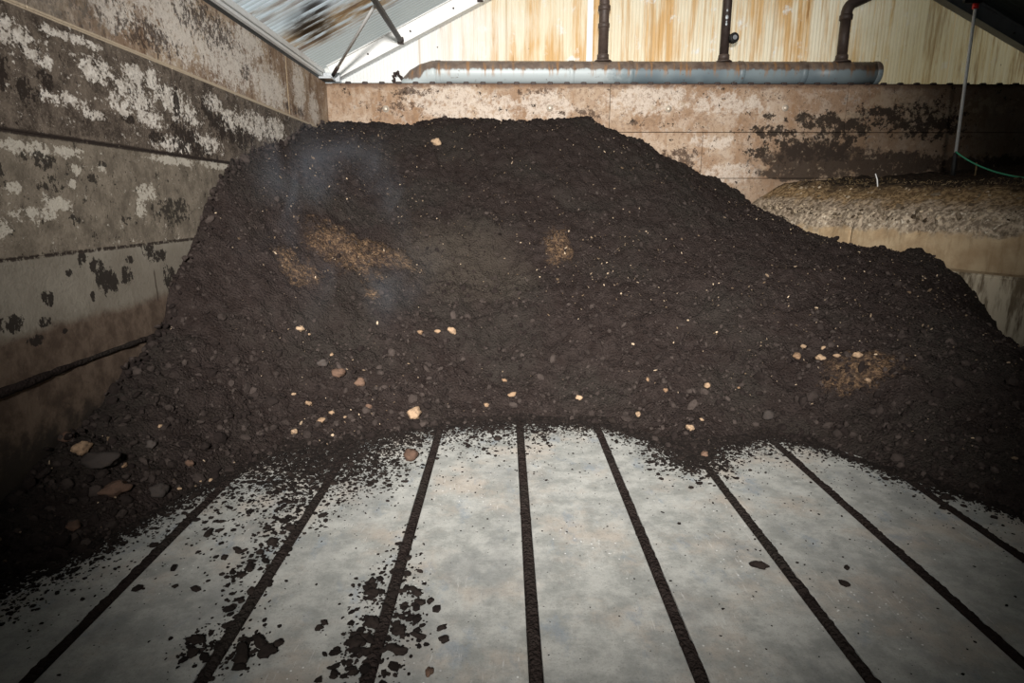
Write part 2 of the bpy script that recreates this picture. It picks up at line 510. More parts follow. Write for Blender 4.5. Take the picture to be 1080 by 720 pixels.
def mat_sheet(name, roof):
    """translucent corrugated sheet with rust runs; daylight comes through it"""
    M = Mat(name, 0.55, 0.3)
    x, y, z = M.x, M.y, M.z
    if roof:
        base = M.mix(M.noise(2.0, 3), (0.80, 0.85, 0.84), (0.90, 0.93, 0.91))
        groove = M.step(M.math('SINE', M.mul(y, 2 * math.pi / .085)), .2, -.9)
        base = M.mix(M.mul(groove, .6), base, (0.36, 0.39, 0.38))
        st = M.noise(1.0, 6, .66, M.scaled((1.1, 9, 1.1)))
        w = M.noise(4, 6, .66)
        yy = M.add(y, M.mul(M.sub(w, .5), .5))
        band = M.step(M.math('ABSOLUTE', M.sub(yy, 7.38)), .62, .12)
        band2 = M.mul(M.step(M.math('ABSOLUTE', M.sub(y, 6.3)), .55, .1), M.step(x, -1.55, -2.05))
        rust = M.mx(M.mul(band, M.step(st, .34, .54)), M.mul(M.mul(band2, .75), M.step(st, .42, .6)))
        c = M.mix(M.mul(rust, .92), base, M.mix(M.step(st, .45, .62), (0.42, 0.24, 0.075), (0.17, 0.075, 0.02)))
        blk = M.mul(M.soft(x, y, [(-2.1, 7.2, .22, .5), (-1.95, 6.85, .15, .25)]), M.step(st, .36, .52))
        c = M.mix(M.mul(blk, .95), c, (0.03, 0.018, 0.01))
        film = M.step(yy, 7.65, 8.0)
        c = M.mix(M.mul(film, .45), c, (0.50, 0.45, 0.34))
    else:
        base = M.mix(M.step(M.add(x, M.mul(M.sub(M.noise(1.2, 3), .5), 2)), -1.0, .6), (0.90, 0.89, 0.84), (0.88, 0.77, 0.56))
        st = M.noise(1.0, 6, .66, M.scaled((7.5, 1, .55)))
        st2 = M.noise(1.0, 5, .66, M.scaled((24, 1, .8), (3, 0, 0)))
        lo = M.noise(.9, 4, .55)
        rust = M.mul(M.step(M.add(st, M.mul(M.sub(lo, .5), .5)), .42, .64), M.step(x, -1.4, .6))
        c = M.mix(M.mul(rust, .8), base, (0.68, 0.37, 0.105))
        c = M.mix(M.mul(M.step(st2, .50, .66), M.mul(M.step(x, -1.2, .6), .55)), c, (0.56, 0.30, 0.085))
        c = M.mix(M.mul(M.step(st, .63, .70), .7), c, (0.34, 0.15, 0.04))
        whi = M.ragged(M.soft(x, z, [(.5, 3.1, .7, .18), (1.0, 3.2, .3, .2), (1.6, 3.15, .3, .1)]), M.noise(5, 6, .66), .25, .58, .7)
        c = M.mix(M.mul(whi, .8), c, (0.88, 0.86, 0.80))
        dirt_and_dimming = M.step(M.add(x, M.mul(M.sub(lo, .5), 1.4)), 3.7, 5.4)  # olive dirt film that also paints in the weaker light on the right
        c = M.mix(M.mul(dirt_and_dimming, .8), c, (0.36, 0.285, 0.14))
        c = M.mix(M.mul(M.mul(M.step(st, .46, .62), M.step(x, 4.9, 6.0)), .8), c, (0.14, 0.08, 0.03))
        joint = None
        for jx in (-1.12, 0.02, 1.92, 3.52, 5.9):
            j = M.step(M.math('ABSOLUTE', M.sub(x, jx)), .016, .006)
            joint = j if joint is None else M.mx(joint, j)
        c = M.mix(M.mul(joint, .45), c, (0.45, 0.28, 0.12))
        holes = M.step(M.voro(4.2), .055, .03)
        c = M.mix(M.mul(holes, .9), c, (0.08, 0.05, 0.03))
    M.color(c)
    tr = M.t.nodes.new('ShaderNodeBsdfTranslucent')
    M.put(c, tr.inputs['Color'])
    mixs = M.t.nodes.new('ShaderNodeMixShader')
    mixs.inputs[0].default_value = 0.75 if roof else 0.45
    M.L(M.b.outputs[0], mixs.inputs[1])
    M.L(tr.outputs[0], mixs.inputs[2])
    M.L(mixs.outputs[0], M.out.inputs['Surface'])
    return M.m


def mat_plain(name, col, rough=.6, metal=0.0, vary=.25, scale=12, spec=.4):
    M = Mat(name, rough, spec)
    n = M.noise(scale, 4, .6)
    c = M.mix(M.mul(M.step(n, .35, .75), vary), col, tuple(v * .35 for v in col))
    M.color(c)
    M.b.inputs['Metallic'].default_value = metal
    M.bump(n, .25, .004)
    return M.m


def mat_duct():
    M = Mat('weathered_duct_paint', .45, .4)
    n = M.noise(9, 5, .65)
    dr = M.noise(1.0, 4, .6, M.scaled((14, 3, 1.5)))
    base = M.mix(M.step(M.noise(1.1, 3), .4, .6), (0.12, 0.155, 0.175), (0.20, 0.245, 0.26))
    pale = M.step(M.add(M.x, M.mul(M.sub(n, .5), .6)), 1.6, 1.2)
    base = M.mix(M.mul(pale, .75), base, (0.50, 0.55, 0.55))
    # settled dust and rust on the upper half
    dust = M.step(M.add(M.add(M.z, M.mul(M.step(M.x, -.98, -1.12), .10)), M.mul(M.sub(dr, .5), .10)), 3.155, 3.185)
    c = M.mix(M.mul(dust, .95), base, M.mix(M.step(n, .35, .65), (0.085, 0.055, 0.04), (0.16, 0.115, 0.085)))
    run = M.mul(M.step(dr, .52, .64), M.step(M.z, 3.06, 3.15))
    c = M.mix(M.mul(run, .75), c, (0.27, 0.14, 0.055))
    c = M.mix(M.mul(M.step(n, .62, .7), .8), c, (0.10, 0.055, 0.03))
    M.color(c)
    M.bump(n, .2, .004)
    return M.m


m_left = mat_wall_left()
m_back = mat_wall_back()
m_right = mat_wall_right()
m_floor = mat_floor()
m_soil = mat_soil()
m_soil_plain = mat_soil('dark_seam_soil', 1.0, False)
m_clod = mat_clod('compost_clods', (0.015, 0.011, 0.0098), (0.050, 0.039, 0.034))
m_crumb = mat_clod('floor_crumbs', (0.010, 0.0076, 0.0066), (0.022, 0.0165, 0.014))
m_chip = mat_clod('pale_wood_chips', (0.10, 0.068, 0.042), (0.48, 0.37, 0.26), .8, 90)
m_pale = mat_stone('pale_stone', (0.20, 0.125, 0.075), (0.38, 0.27, 0.175))
m_brownstone = mat_stone('brown_stone', (0.075, 0.045, 0.032), (0.13, 0.08, 0.055))
m_greystone = mat_stone('grey_lump', (0.035, 0.029, 0.026), (0.06, 0.05, 0.045))
m_bank = mat_clod('bank_litter', (0.05, 0.035, 0.022), (0.50, 0.40, 0.28), .9, 40)
m_straw = mat_clod('straw', (0.20, 0.13, 0.06), (0.55, 0.42, 0.25), .8, 90)
m_roof = mat_sheet('rust_stained_roof_sheet', True)
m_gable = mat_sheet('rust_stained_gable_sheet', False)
m_roof_dark = mat_plain('opaque_dark_roof_sheet', (0.05, 0.062, 0.06), .8)
m_white = mat_plain('white_painted_steel', (0.80, 0.80, 0.78), .5, 0, .15, 7)
m_grey_steel = mat_plain('grey_painted_steel', (0.22, 0.23, 0.24), .5, 0, .4, 7)
m_zinc = mat_plain('galvanised_steel', (0.55, 0.58, 0.60), .45, .3, .4, 20)
m_dark_steel = mat_plain('dark_rusty_steel', (0.045, 0.03, 0.026), .6, .2, .6, 18)
m_pipe = mat_plain('brown_stained_pipe', (0.075, 0.052, 0.042), .55, .1, .6, 16)
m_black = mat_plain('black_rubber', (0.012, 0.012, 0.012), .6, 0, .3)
m_pole = mat_plain('white_pole_paint', (0.70, 0.71, 0.69), .4, 0, .25, 30)
m_red = mat_plain('red_plastic', (0.75, 0.02, 0.02), .4, 0, .1)
m_green = mat_plain('green_hose', (0.05, 0.36, 0.20), .5, 0, .15)
m_duct = mat_duct()
m_pin = mat_plain('steel_pin', (0.55, 0.47, 0.38), .5, .4, .3)

# ------------------------------------------------------------------ floor: concrete slabs with soil filled gaps
GAPS = [-2.08, -1.545, -0.985, -0.45, 0.0975, 0.632, 1.18, 1.735, 2.245, 2.79, 3.33, 3.87, 4.41]
Y0, Y1 = -2.5, 8.6
bm = bmesh.new()
add_box(bm, (-2.6, Y0, -0.25), (8.3, Y1, -0.06))
floor = obj('floor', bm, m_floor)
floor['kind'] = 'structure'
edges_x = [-2.58] + GAPS + [8.3]
for a, b in zip(edges_x[:-1], edges_x[1:]):
    lo = a + (0.024 if a > -2.5 else 0)
    hi = b - (0.024 if b < 8 else 0)
    bm = bmesh.new()
    add_box(bm, (lo, Y0, -0.06), (hi, Y1, 0.0), 0.006, 2)
    obj('floor_slab', bm, m_floor, floor)

gap_words = ['soil filled floor gap beside the left wall, mostly under the spilled compost',
             'soil filled floor gap leaving the photo at the bottom left corner',
             'soil filled floor gap second from the left, with black splatter patches beside it',
             'soil filled floor gap third from the left, with broken clods on both sides near the camera',
             'soil filled floor gap running straight up the middle of the clean slabs',
             'soil filled floor gap just right of the straight middle one',
             'soil filled floor gap that starts under the small spill tongue right of centre',
             'long diagonal soil filled floor gap running into the lower right corner',
             'thin soil filled floor gap at the far right edge of the floor']
for i, gx in enumerate(GAPS[:9]):
    ys = np.arange(0.6, 5.2 if i else 3.6, 0.010)
    cols = np.linspace(-1, 1, 9)
    Y, Cc = np.meshgrid(ys, cols, indexing='ij')
    wl = 0.0265 + 0.007 * fbm(ys * 7, ys * 0 + i * 3.1, 4, 5) + 0.006 * fbm(ys * 40, ys * 0 + i, 2, 8)
    wr = 0.0265 + 0.007 * fbm(ys * 7, ys * 0 + i * 7.7 + 40, 4, 6) + 0.006 * fbm(ys * 40, ys * 0 + i + 9, 2, 9)
    X = gx + np.where(Cc < 0, Cc * wl[:, None], Cc * wr[:, None])
    Z = 0.007 - 0.005 * Cc ** 2 + 0.006 * fbm(X * 60, Y * 60, 3, 3)
    Z = np.where(np.abs(Cc) > .95, -0.02, Z)
    n1 = len(cols)
    idx = np.arange(len(ys) * n1).reshape(len(ys), n1)
    F = np.stack([idx[:-1, :-1], idx[:-1, 1:], idx[1:, 1:], idx[1:, :-1]], -1).reshape(-1, 4)
    o = mesh_np('soil_filled_gap', np.stack([X, Y, Z], -1).reshape(-1, 3), F, m_soil_plain, smooth=True)
    tag(o, gap_words[i], 'soil', 'soil filled gaps between the floor slabs', 'stuff')

# ------------------------------------------------------------------ walls
def block_wall(name, along, across, thick, seams, joints, mat, bevel=0.009):
    """courses of big concrete blocks; along = (start, end) of the run, across = face plane coordinate, thick signed"""
    pass


ZS = [0.0, 0.09, 0.67, 1.25, 1.83, 2.41, 3.0]
bm = bmesh.new()
LEFT_J = [[], [1.5, 4.8, 7.2], [0.6, 3.0, 6.1], [1.9, 4.9, 7.4], [1.0, 3.4, 4.49, 7.5], [0.9, 3.9, 6.82]]
LEFT_J[1] = [1.5, 4.8]
for k in range(6):
    js = [-2.5] + ([1.4, 4.9] if k == 2 else [0.9, 5.6] if k == 1 else [1.9, 5.9] if k == 3 else [1.0, 4.49] if k == 4 else [3.2, 6.82] if k == 5 else []) + [8.64]
    for a, b in zip(js[:-1], js[1:]):
        g = 0.012 if k == 1 else 0.0
        add_box(bm, (-2.62, a + 0.002, ZS[k] + (0.0 if k == 0 else 0.0005)), (-2.28 + (0.03 if k < 1 else 0), b - 0.002, ZS[k + 1] - g), 0.003 if k != 1 else .010, 2)
wl = obj('wall_left', bm, m_left)
wl['kind'] = 'structure'
# strip of soil lodged in the lowest open joint
ys = np.arange(1.0, 5.2, 0.02)
bm = bmesh.new()
pts = [(-2.281 + 0.004 * float(fbm(np.array([y * 4]), np.array([1.0]), 2, 4)[0]), y, 0.668 + 0.006 * float(fbm(np.array([y * 6]), np.array([3.0]), 3, 2)[0])) for y in ys]
add_tube(bm, pts, [0.013 + 0.011 * abs(float(fbm(np.array([y * 8]), np.array([5.0]), 3, 7)[0])) + 0.012 * max(0, (3.3 - y)) for y in ys], 8)
bmesh.ops.recalc_face_normals(bm, faces=bm.faces)
o = obj('lodged_soil', bm, m_soil_plain, smooth=True)
tag(o, 'long dark ridge of soil lodged in the lowest open joint of the left wall', 'soil', None, 'stuff')

bm = bmesh.new()
for k in range(6):
    js = [-2.28] + ([1.355, 4.43] if k == 5 else [2.585, 6.0] if k == 4 else [1.2, 4.2]) + [8.3]
    for a, b in zip(js[:-1], js[1:]):
        add_box(bm, (a + 0.002, 8.29, ZS[k] + 0.002), (b - 0.002, 8.66, ZS[k + 1] - 0.003), 0.010, 2)
wb = obj('wall_back', bm, m_back)
wb['kind'] = 'structure'
for px, pz in [(-1.531, 2.689), (0.58, 2.704), (2.113, 2.695), (3.627, 2.709)]:
    bm = bmesh.new()
    add_tube(bm, [(px, 8.30, pz), (px, 8.27, pz), (px, 8.262, pz)], [.030, .027, .018], 14)
    add_tube(bm, [(px, 8.30, pz), (px, 8.281, pz)], [.046, .042], 14)
    bmesh.ops.recalc_face_normals(bm, faces=bm.faces)
    obj('lifting_pin', bm, m_pin, wb, True)

# low dividing wall on the right: runs from the back wall towards the camera, splaying outwards
DIR = Vector((0.38, -1.0, 0)).normalized()       # along the wall, towards the camera
NRM = Vector((-1.0, -0.38, 0)).normalized()      # out of its face, into the bay
A0 = Vector((3.127, 8.29, 0))
LEN = 7.4


def wall_pt(s, d, z):
    return A0 + DIR * s + NRM * d + Vector((0, 0, z))


V, F = [], []
courses = [(0.0, 0.30), (0.30, 0.89), (0.89, 1.43)]
joints = {0: [3.45, 6.0], 1: [0.9, 4.3], 2: [1.75, 3.68]}
for k, (za, zb) in enumerate(courses):
    js = [0.0] + joints[k] + [LEN]
    for a, b in zip(js[:-1], js[1:]):
        a, b = a + .003, b - .003
        ss = np.linspace(a, b, max(8, int((b - a) / .02)))
        zz = np.linspace(za + .003, zb - .003, int((zb - za) / .02))
        S, Z = np.meshgrid(ss, zz, indexing='ij')
        # distance to the block's edge rounds the arris; broken crust near the top
        e = np.minimum(np.minimum(S - a, b - S), np.minimum(Z - za, zb - Z))
        D = -0.022 * np.exp(-e / .010) + 0.006 * fbm(S * 9, Z * 9, 4, 31 + k)
        if k == 2:
            t = np.clip((Z + .10 * fbm(S * 4, Z * 4, 3, 77) - 1.17) / .25, 0, 1)
            D = D - 0.11 * t ** 1.5 + t * 0.05 * fbm(S * 8, Z * 8, 5, 55, .65)
        if k == 1:
            D = D - 0.012
        P = np.array(A0)[None, None] + S[..., None] * np.array(DIR) + D[..., None] * np.array(NRM)
        P[..., 2] = Z
        base = len(V)
        V.extend(P.reshape(-1, 3).tolist())
        nz = len(zz)
        idx = base + np.arange(len(ss) * nz).reshape(len(ss), nz)
        F.extend(np.stack([idx[:-1, :-1], idx[1:, :-1], idx[1:, 1:], idx[:-1, 1:]], -1).reshape(-1, 4).tolist())
        # back half of the block
        bk = len(V)
        for (s, d, z) in [(a, -.02, za), (b, -.02, za), (b, -.4, za), (a, -.4, za), (a, -.14 if k == 2 else -.02, zb), (b, -.14 if k == 2 else -.02, zb), (b, -.4, zb), (a, -.4, zb)]:
            V.append(list(wall_pt(s, d, z)))
        for q in [(0, 3, 2, 1), (4, 5, 6, 7), (1, 2, 6, 5), (2, 3, 7, 6), (3, 0, 4, 7), (0, 1, 5, 4)]:
            F.append([bk + i for i in q])
wr = mesh_np('wall_right', V, F, m_right)
wr['kind'] = 'structure'

# unseen far right wall of the shed, put in to limit the light
bm = bmesh.new()
add_box(bm, (7.95, Y0, 0), (8.3, 8.29, 3.0), .01)
o = obj('wall_far_right', bm, m_back); o['kind'] = 'structure'

# ------------------------------------------------------------------ gable sheet, roof
RIDGE_X, EAVE_L, EAVE_R = 2.70, -2.28, 7.68
def roof_z(x, off=0.0):
    return 3.03 + off + 0.486 * (min(x - EAVE_L, EAVE_R - x))


def sheet(name, P, mat):
    """grid of points (rows, cols, 3) as a smooth sheet"""
    r, c = P.shape[:2]
    idx = np.arange(r * c).reshape(r, c)
    Fq = np.stack([idx[:-1, :-1], idx[1:, :-1], idx[1:, 1:], idx[:-1, 1:]], -1).reshape(-1, 4)
    return mesh_np(name, P.reshape(-1, 3), Fq, mat, smooth=True)


xs = np.arange(-2.6, 8.3, .045 / 6)
prof = 0.006 * np.sin(2 * math.pi * xs / .045)
P = np.zeros((len(xs), 2, 3))
P[:, :, 0] = xs[:, None]
P[:, :, 1] = 8.62 + prof[:, None]
P[:, 0, 2] = 2.98
P[:, 1, 2] = [roof_z(x, .262) for x in xs]
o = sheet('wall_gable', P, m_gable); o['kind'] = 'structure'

ys = np.arange(Y0, 8.66, .085 / 6)
prof = 0.016 * np.sin(2 * math.pi * ys / .085)
xk = np.array([-2.6, -2.28, 0.0, RIDGE_X])
P = np.zeros((len(ys), len(xk), 3))
P[:, :, 0] = xk[None]
P[:, :, 1] = ys[:, None]
P[:, :, 2] = np.array([3.03 + .262 + .486 * (x - EAVE_L) for x in xk])[None] + prof[:, None]
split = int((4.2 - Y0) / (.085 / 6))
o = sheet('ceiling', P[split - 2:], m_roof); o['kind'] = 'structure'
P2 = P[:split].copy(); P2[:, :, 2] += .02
o = sheet('ceiling', P2, m_roof_dark); o['kind'] = 'structure'  # unseen front roof made opaque and dark to cut light on the floor
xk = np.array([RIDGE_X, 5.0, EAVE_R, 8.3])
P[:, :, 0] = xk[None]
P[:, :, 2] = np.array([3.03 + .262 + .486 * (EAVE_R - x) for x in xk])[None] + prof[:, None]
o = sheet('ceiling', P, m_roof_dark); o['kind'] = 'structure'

# unseen closing wall added behind the camera to keep sky light out
bm = bmesh.new()
add_box(bm, (-2.62, Y0 - .1, 0), (8.3, Y0, 5.8))
o = obj('wall_light_block', bm, m_roof_dark); o['kind'] = 'structure'

# white eaves beam on top of the left wall
bm = bmesh.new()
for (xa, xb, za, zb) in [(-2.42, -2.345, 3.085, 3.100), (-2.36, -2.335, 3.095, 3.13), (-2.42, -2.365, 3.10, 3.155), (-2.38, -2.340, 3.148, 3.18), (-2.42, -2.35, 3.18, 3.215)]:
    add_box(bm, (xa, Y0, za), (xb, 8.52, zb), .004)
trim_1 = obj('trim_1', bm, m_white); trim_1['kind'] = 'structure'
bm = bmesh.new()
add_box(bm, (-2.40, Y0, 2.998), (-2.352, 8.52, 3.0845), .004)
obj('gap_shade_strip', bm, m_black, trim_1)  # black strip standing in for the shaded gap under the beam


def steel_rafter(xa, xb, mat, label):
    root = empty('steel_rafter', (xa, 8.5, roof_z(xa)))
    tag(root, label, 'rafter', 'steel rafters along the gable')
    inv = Matrix.Translation((-xa, -8.5, -roof_z(xa)))
    n = Vector((xb - xa, 0, roof_z(xb) - roof_z(xa))).normalized()
    u = Vector((-n.z, 0, n.x))
    if u.z < 0: u = -u
    a, b = Vector((xa, 0, roof_z(xa))), Vector((xb, 0, roof_z(xb)))

    def bar(name, lo, hi, ya, yb):
        bm = bmesh.new()
        vs_ = [bm.verts.new((*(p + u * h).xz[:1], y, (p + u * h).z)) for p in (a, b) for h in (lo, hi) for y in (ya, yb)]
        for q in [(0, 1, 3, 2), (4, 6, 7, 5), (0, 4, 5, 1), (2, 3, 7, 6), (0, 2, 6, 4), (1, 5, 7, 3)]:
            bm.faces.new([vs_[i] for i in q])
        bmesh.ops.recalc_face_normals(bm, faces=bm.faces)
        bmesh.ops.bevel(bm, geom=list(bm.edges), offset=.003, segments=1, affect='EDGES')
        bmesh.ops.transform(bm, matrix=inv, verts=bm.verts)
        return obj(name, bm, mat, root)
    bar('web', .012, .195, 8.50, 8.512)
    bar('lower_flange', 0.0, .014, 8.44, 8.575)
    bar('upper_flange', .192, .204, 8.46, 8.575)
    L = (b - a).length
    s = .55
    while s < min(L, 3.4):
        bm = bmesh.new()
        p = a + n * s + u * .10
        add_tube(bm, [(p.x, 8.504, p.z), (p.x, 8.484, p.z)], .012, 8)
        bmesh.ops.transform(bm, matrix=inv, verts=bm.verts)
        bmesh.ops.recalc_face_normals(bm, faces=bm.faces)
        obj('bolt', bm, m_dark_steel, root)
        s += .62
    return root


steel_rafter(-2.22, 2.65, m_white, 'white steel rafter rising along the left slope of the gable')
steel_rafter(7.62, 2.75, m_grey_steel, 'grey steel rafter descending in the shadowy upper right corner')

for i, (px, lab) in enumerate([(-1.33, 'dark steel purlin nearest the left eaves, ending at the white rafter'),
                               (-0.31, 'dark steel purlin just cut by the top of the photo, second from the left eaves')]):
    zt = roof_z(px) + .04
    root = empty('roof_purlin', (px, 8.43, zt))
    tag(root, lab, 'purlin', 'dark purlins under the left roof slope')
    tube_obj('tube', [(0, 0, 0), (0, -5.0, 0), (0, -10.4, 0)], .033, m_dark_steel, root, 12)
    bm = bmesh.new()
    add_box(bm, (-.038, -.03, -.042), (.038, .01, .042), .006)
    obj('end_bracket', bm, m_dark_steel, root)

# thin diagonal tie rod down to the corner
root = empty('tie_rod', (-2.17, 8.25, 3.09))
tag(root, 'thin white diagonal tie rod meeting the eaves corner at the left', 'tie rod')
rod_end = Vector((-1.345, 7.013, 3.56)) - Vector((-2.17, 8.25, 3.09))
tube_obj('rod', [(0, 0, 0), rod_end, rod_end * 1.3], .017, m_white, root, 10)
tube_obj('sleeve', [rod_end * -.004, rod_end * .12], .024, m_dark_steel, root, 10)
bm = bmesh.new()
add_box(bm, (-.16, -.1, -.06), (.0, .16, -.035), .004)
add_box(bm, (-.16, .12, -.06), (.05, .16, .05), .004)
obj('corner_plate', bm, m_zinc, root)

# pale batten on the gable
bm = bmesh.new()
add_box(bm, (1.07, 8.588, 3.0), (1.15, 8.612, 4.83), .004)
o = obj('trim_2', bm, m_white); o['kind'] = 'structure'
# bolt heads along the sheet's foot: sill angle of the gable
bm = bmesh.new()
add_box(bm, (-2.2, 8.30, 2.997), (7.95, 8.60, 3.006), .002)
for k in range(46):
    x = -2.0 + k * .215
    add_box(bm, (x - .035, 8.285, 2.985), (x + .035, 8.33, 3.022), .012, 2)
o = obj('trim_3', bm, m_dark_steel); o['kind'] = 'structure'

# ------------------------------------------------------------------ duct with risers
DY = 8.445
root = empty('ventilation_duct', (2.0, DY, 3.006))
tag(root, 'long horizontal grey blue round duct with rust and dust lying on the back wall', 'duct')


def rel(pts):
    return [(p[0] - 2.0, p[1] - DY, p[2] - 3.006) for p in pts]


secs = [-.86, .86, 1.62, 3.05, 3.86, 4.83]
for a, b in zip(secs[:-1], secs[1:]):
    r = .142
    tube_obj('duct_section', rel([(a, DY, 3.155), (b, DY, 3.155)]), r, m_duct, root, 32, b > 4.8)
for x in secs[:-1]:
    tube_obj('coupling_band', rel([(x - .035, DY, 3.155), (x - .03, DY, 3.155), (x + .03, DY, 3.155), (x + .035, DY, 3.155)]), [.143, .149, .149, .143], m_duct, root, 32, False)
o = tube_obj('end_cap', rel([(4.79, DY, 3.155), (4.80, DY, 3.155), (4.845, DY, 3.155), (4.86, DY, 3.155)]), [.143, .149, .149, .14], m_duct, root, 32)
pts = []
for k in range(9):
    t = k / 8
    pts.append((-.86 - .30 * math.sin(t * 1.35) - .10 * t, DY + .13 * t * t, 3.155 - .155 * (1 - math.cos(t * 1.5)) - .02 * t))
tube_obj('elbow', rel(pts), [.145 - .012 * k / 8 + (.006 if k % 2 else 0) for k in range(9)], m_duct, root, 28)
bm = bmesh.new()
ring = []
for k in range(26):
    a = math.pi * (-.12 + 1.05 * k / 25)
    ring.append((-1.29 - .145 * math.sin(a * .5) - .03 + .02 * math.sin(k * 2.3), 8.58 - .01 * math.cos(k * 1.7), 3.02 + .16 * math.sin(a) + .014 * math.sin(k * 1.9)))
add_tube(bm, rel(ring), [.014 + .008 * abs(math.sin(k * 1.3)) for k in range(26)], 7)
bmesh.ops.recalc_face_normals(bm, faces=bm.faces)
obj('sealant_crust', bm, m_dark_steel, root)


def riser(x, r, label, extra=None):
    root = empty('riser_pipe', (x, DY, 3.29))
    tag(root, label, 'pipe', 'vertical pipes rising from the duct')
    tube_obj('saddle_flange', [(0, 0, -.005), (0, 0, .012), (0, 0, .03)], [r * 1.85, r * 1.7, r * 1.1], m_pipe, root, 20)
    tube_obj('lower_socket', [(0, 0, .02), (0, 0, .085), (0, 0, .092)], [r * 1.16, r * 1.16, r], m_pipe, root, 20)
    return root


top = 4.95
p1 = riser(1.268, .066, 'brown stained vertical pipe by the pale batten, leftmost of the three on the duct')
tube_obj('pipe', [(0, 0, .08), (0, 0, 1.3)], .064, m_pipe, p1, 20)
tube_obj('collar', [(0, 0, .60), (0, 0, .61), (0, 0, .66), (0, 0, .67)], [.066, .078, .078, .066], m_pipe, p1, 20)
tube_obj('collar', [(0, 0, .40), (0, 0, .41), (0, 0, .45), (0, 0, .46)], [.066, .074, .074, .066], m_pipe, p1, 20)
p2 = riser(2.835, .060, 'dark vertical pipe with a round valve knob, middle of the three on the duct')
tube_obj('pipe', [(0, 0, .08), (0, 0, 1.45)], .057, m_dark_steel, p2, 20)
tube_obj('valve_body', [(.01, 0, .275), (.07, -.02, .275)], .035, m_dark_steel, p2, 14)
v = tube_obj('valve_knob', [(.085, -.03, .275), (.088, -.09, .275), (.09, -.10, .275)], [.062, .062, .045], m_black, p2, 20)
tube_obj('knob_centre', [(.09, -.095, .275), (.09, -.108, .275)], .028, m_grey_steel, v, 14)
for zz, s in [(.52, .022), (.47, .012), (.60, .014), (.44, .016)]:
    bm = bmesh.new()
    bmesh.ops.create_icosphere(bm, subdivisions=2, radius=s, matrix=Matrix.Translation((-.012, -.052, zz)) @ Matrix.Diagonal((1, .4, 1.3, 1)))
    obj('paint_splash', bm, m_zinc, p2, True)
p3 = riser(4.37, .066, 'dark brown vertical pipe with an elbow, rightmost of the three on the duct')
tube_obj('pipe', [(0, 0, .08), (0, 0, .53)], .064, m_pipe, p3, 20)
tube_obj('collar', [(0, 0, .50), (0, 0, .51), (0, 0, .56), (0, 0, .57)], [.068, .08, .08, .07], m_pipe, p3, 20)
pe = [(0, 0, .54)] + [(.12 - .12 * math.cos(k / 6 * R(62)), 0, .58 + .14 * math.sin(k / 6 * R(62))) for k in range(7)]
pe += [(pe[-1][0] + .5, 0, pe[-1][2] + .22)]
tube_obj('elbow', pe, .068, m_pipe, p3, 20)

# ------------------------------------------------------------------ compost heap
#HEIGHT-BEGIN
FOOT = [(-2.05, 2.21), (-1.97, 2.30), (-1.82, 2.56), (-1.68, 2.99), (-1.5, 3.41), (-1.38, 3.56), (-1.106, 3.63), (-.837, 3.79), (-.418, 3.996),
        (.112, 4.085), (.674, 4.0), (.963, 3.686), (1.208, 3.484), (1.377, 3.634), (1.736, 3.76), (1.985, 3.627), (2.209, 3.2), (2.39, 3.0), (2.546, 2.69), (2.8, 2.35), (3.3, 2.0), (4.2, 1.9)]
CTRL = [(x, y, 0.0) for x, y in FOOT]
CTRL += [(x, y - .35, -.13) for x, y in FOOT[3:]] + [(-1.80, 2.75, .03), (-1.74, 3.05, .03), (-1.62, 2.0, -.1), (-1.5, 2.6, -.13), (-1.9, 1.6, -.1)]
CTRL += [(-2.28, 8.231, 2.507), (-2.28, 6.598, 2.121), (-2.28, 5.206, 1.804), (-2.28, 4.912, 1.608), (-2.28, 4.629, 1.362), (-2.28, 4.371, 1.138), (-2.28, 4.143, .964),
         (-2.28, 4.0, .761), (-2.28, 3.53, .56), (-2.28, 3.266, .383), (-2.28, 2.925, .30), (-2.28, 2.669, .22), (-2.28, 2.45, .15), (-2.28, 1.9, .02), (-2.28, 1.5, -.06)]
CTRL += [(-1.0, 8.29, 2.52), (.337, 8.29, 2.51), (1.0, 8.29, 2.52), (1.449, 8.29, 2.40), (2.084, 8.29, 2.107), (2.603, 8.29, 1.842), (3.12, 8.3, 1.72),
         (-1.0, 7.75, 2.46), (.2, 7.75, 2.46), (1.0, 7.8, 2.47)]
CTRL += [(3.253, 7.955, 1.45), (3.637, 6.945, 1.079), (3.771, 6.593, 1.029), (3.93, 6.175, .982), (4.06, 5.75, .92), (4.12, 5.4, .80), (4.18, 5.15, .45), (4.35, 4.85, .20), (4.6, 4.4, .18)]
CTRL += [(0, 5, .60), (0, 6, 1.22), (0, 7, 1.93), (-1, 5, .80), (-1, 6, 1.36), (-1, 7, 2.0), (-1.7, 5, 1.15), (-1.7, 6, 1.66), (-1.7, 7, 2.1), (-1.7, 4.2, .62), (-1.2, 4.3, .42),
         (-.5, 4.5, .32), (.5, 4.6, .36), (1, 5, .70), (1, 6, 1.27), (1, 7, 1.92), (2, 5, .80), (2, 6, 1.22), (2, 7, 1.65), (3, 5, .82), (3, 6, 1.08), (3, 7, 1.35), (1.5, 4.3, .35), (2.2, 4.2, .42),
         (3, 4, .50), (3.6, 4.6, .66), (3.8, 3.6, .40), (2.9, 3.1, .2), (4.6, 3.0, .25)]
CTRL = np.array(CTRL)


def _k(r2):
    return 0.5 * r2 * np.log(r2 + 1e-9)


_n = len(CTRL)
_d2 = ((CTRL[:, None, :2] - CTRL[None, :, :2]) ** 2).sum(-1)
_A = np.zeros((_n + 3, _n + 3))
_A[:_n, :_n] = _k(_d2) + np.eye(_n) * 0.004
_A[:_n, _n] = 1
_A[:_n, _n + 1:] = CTRL[:, :2]
_A[_n:, :_n] = _A[:_n, _n:].T
_w = np.linalg.solve(_A, np.concatenate([CTRL[:, 2], np.zeros(3)]))


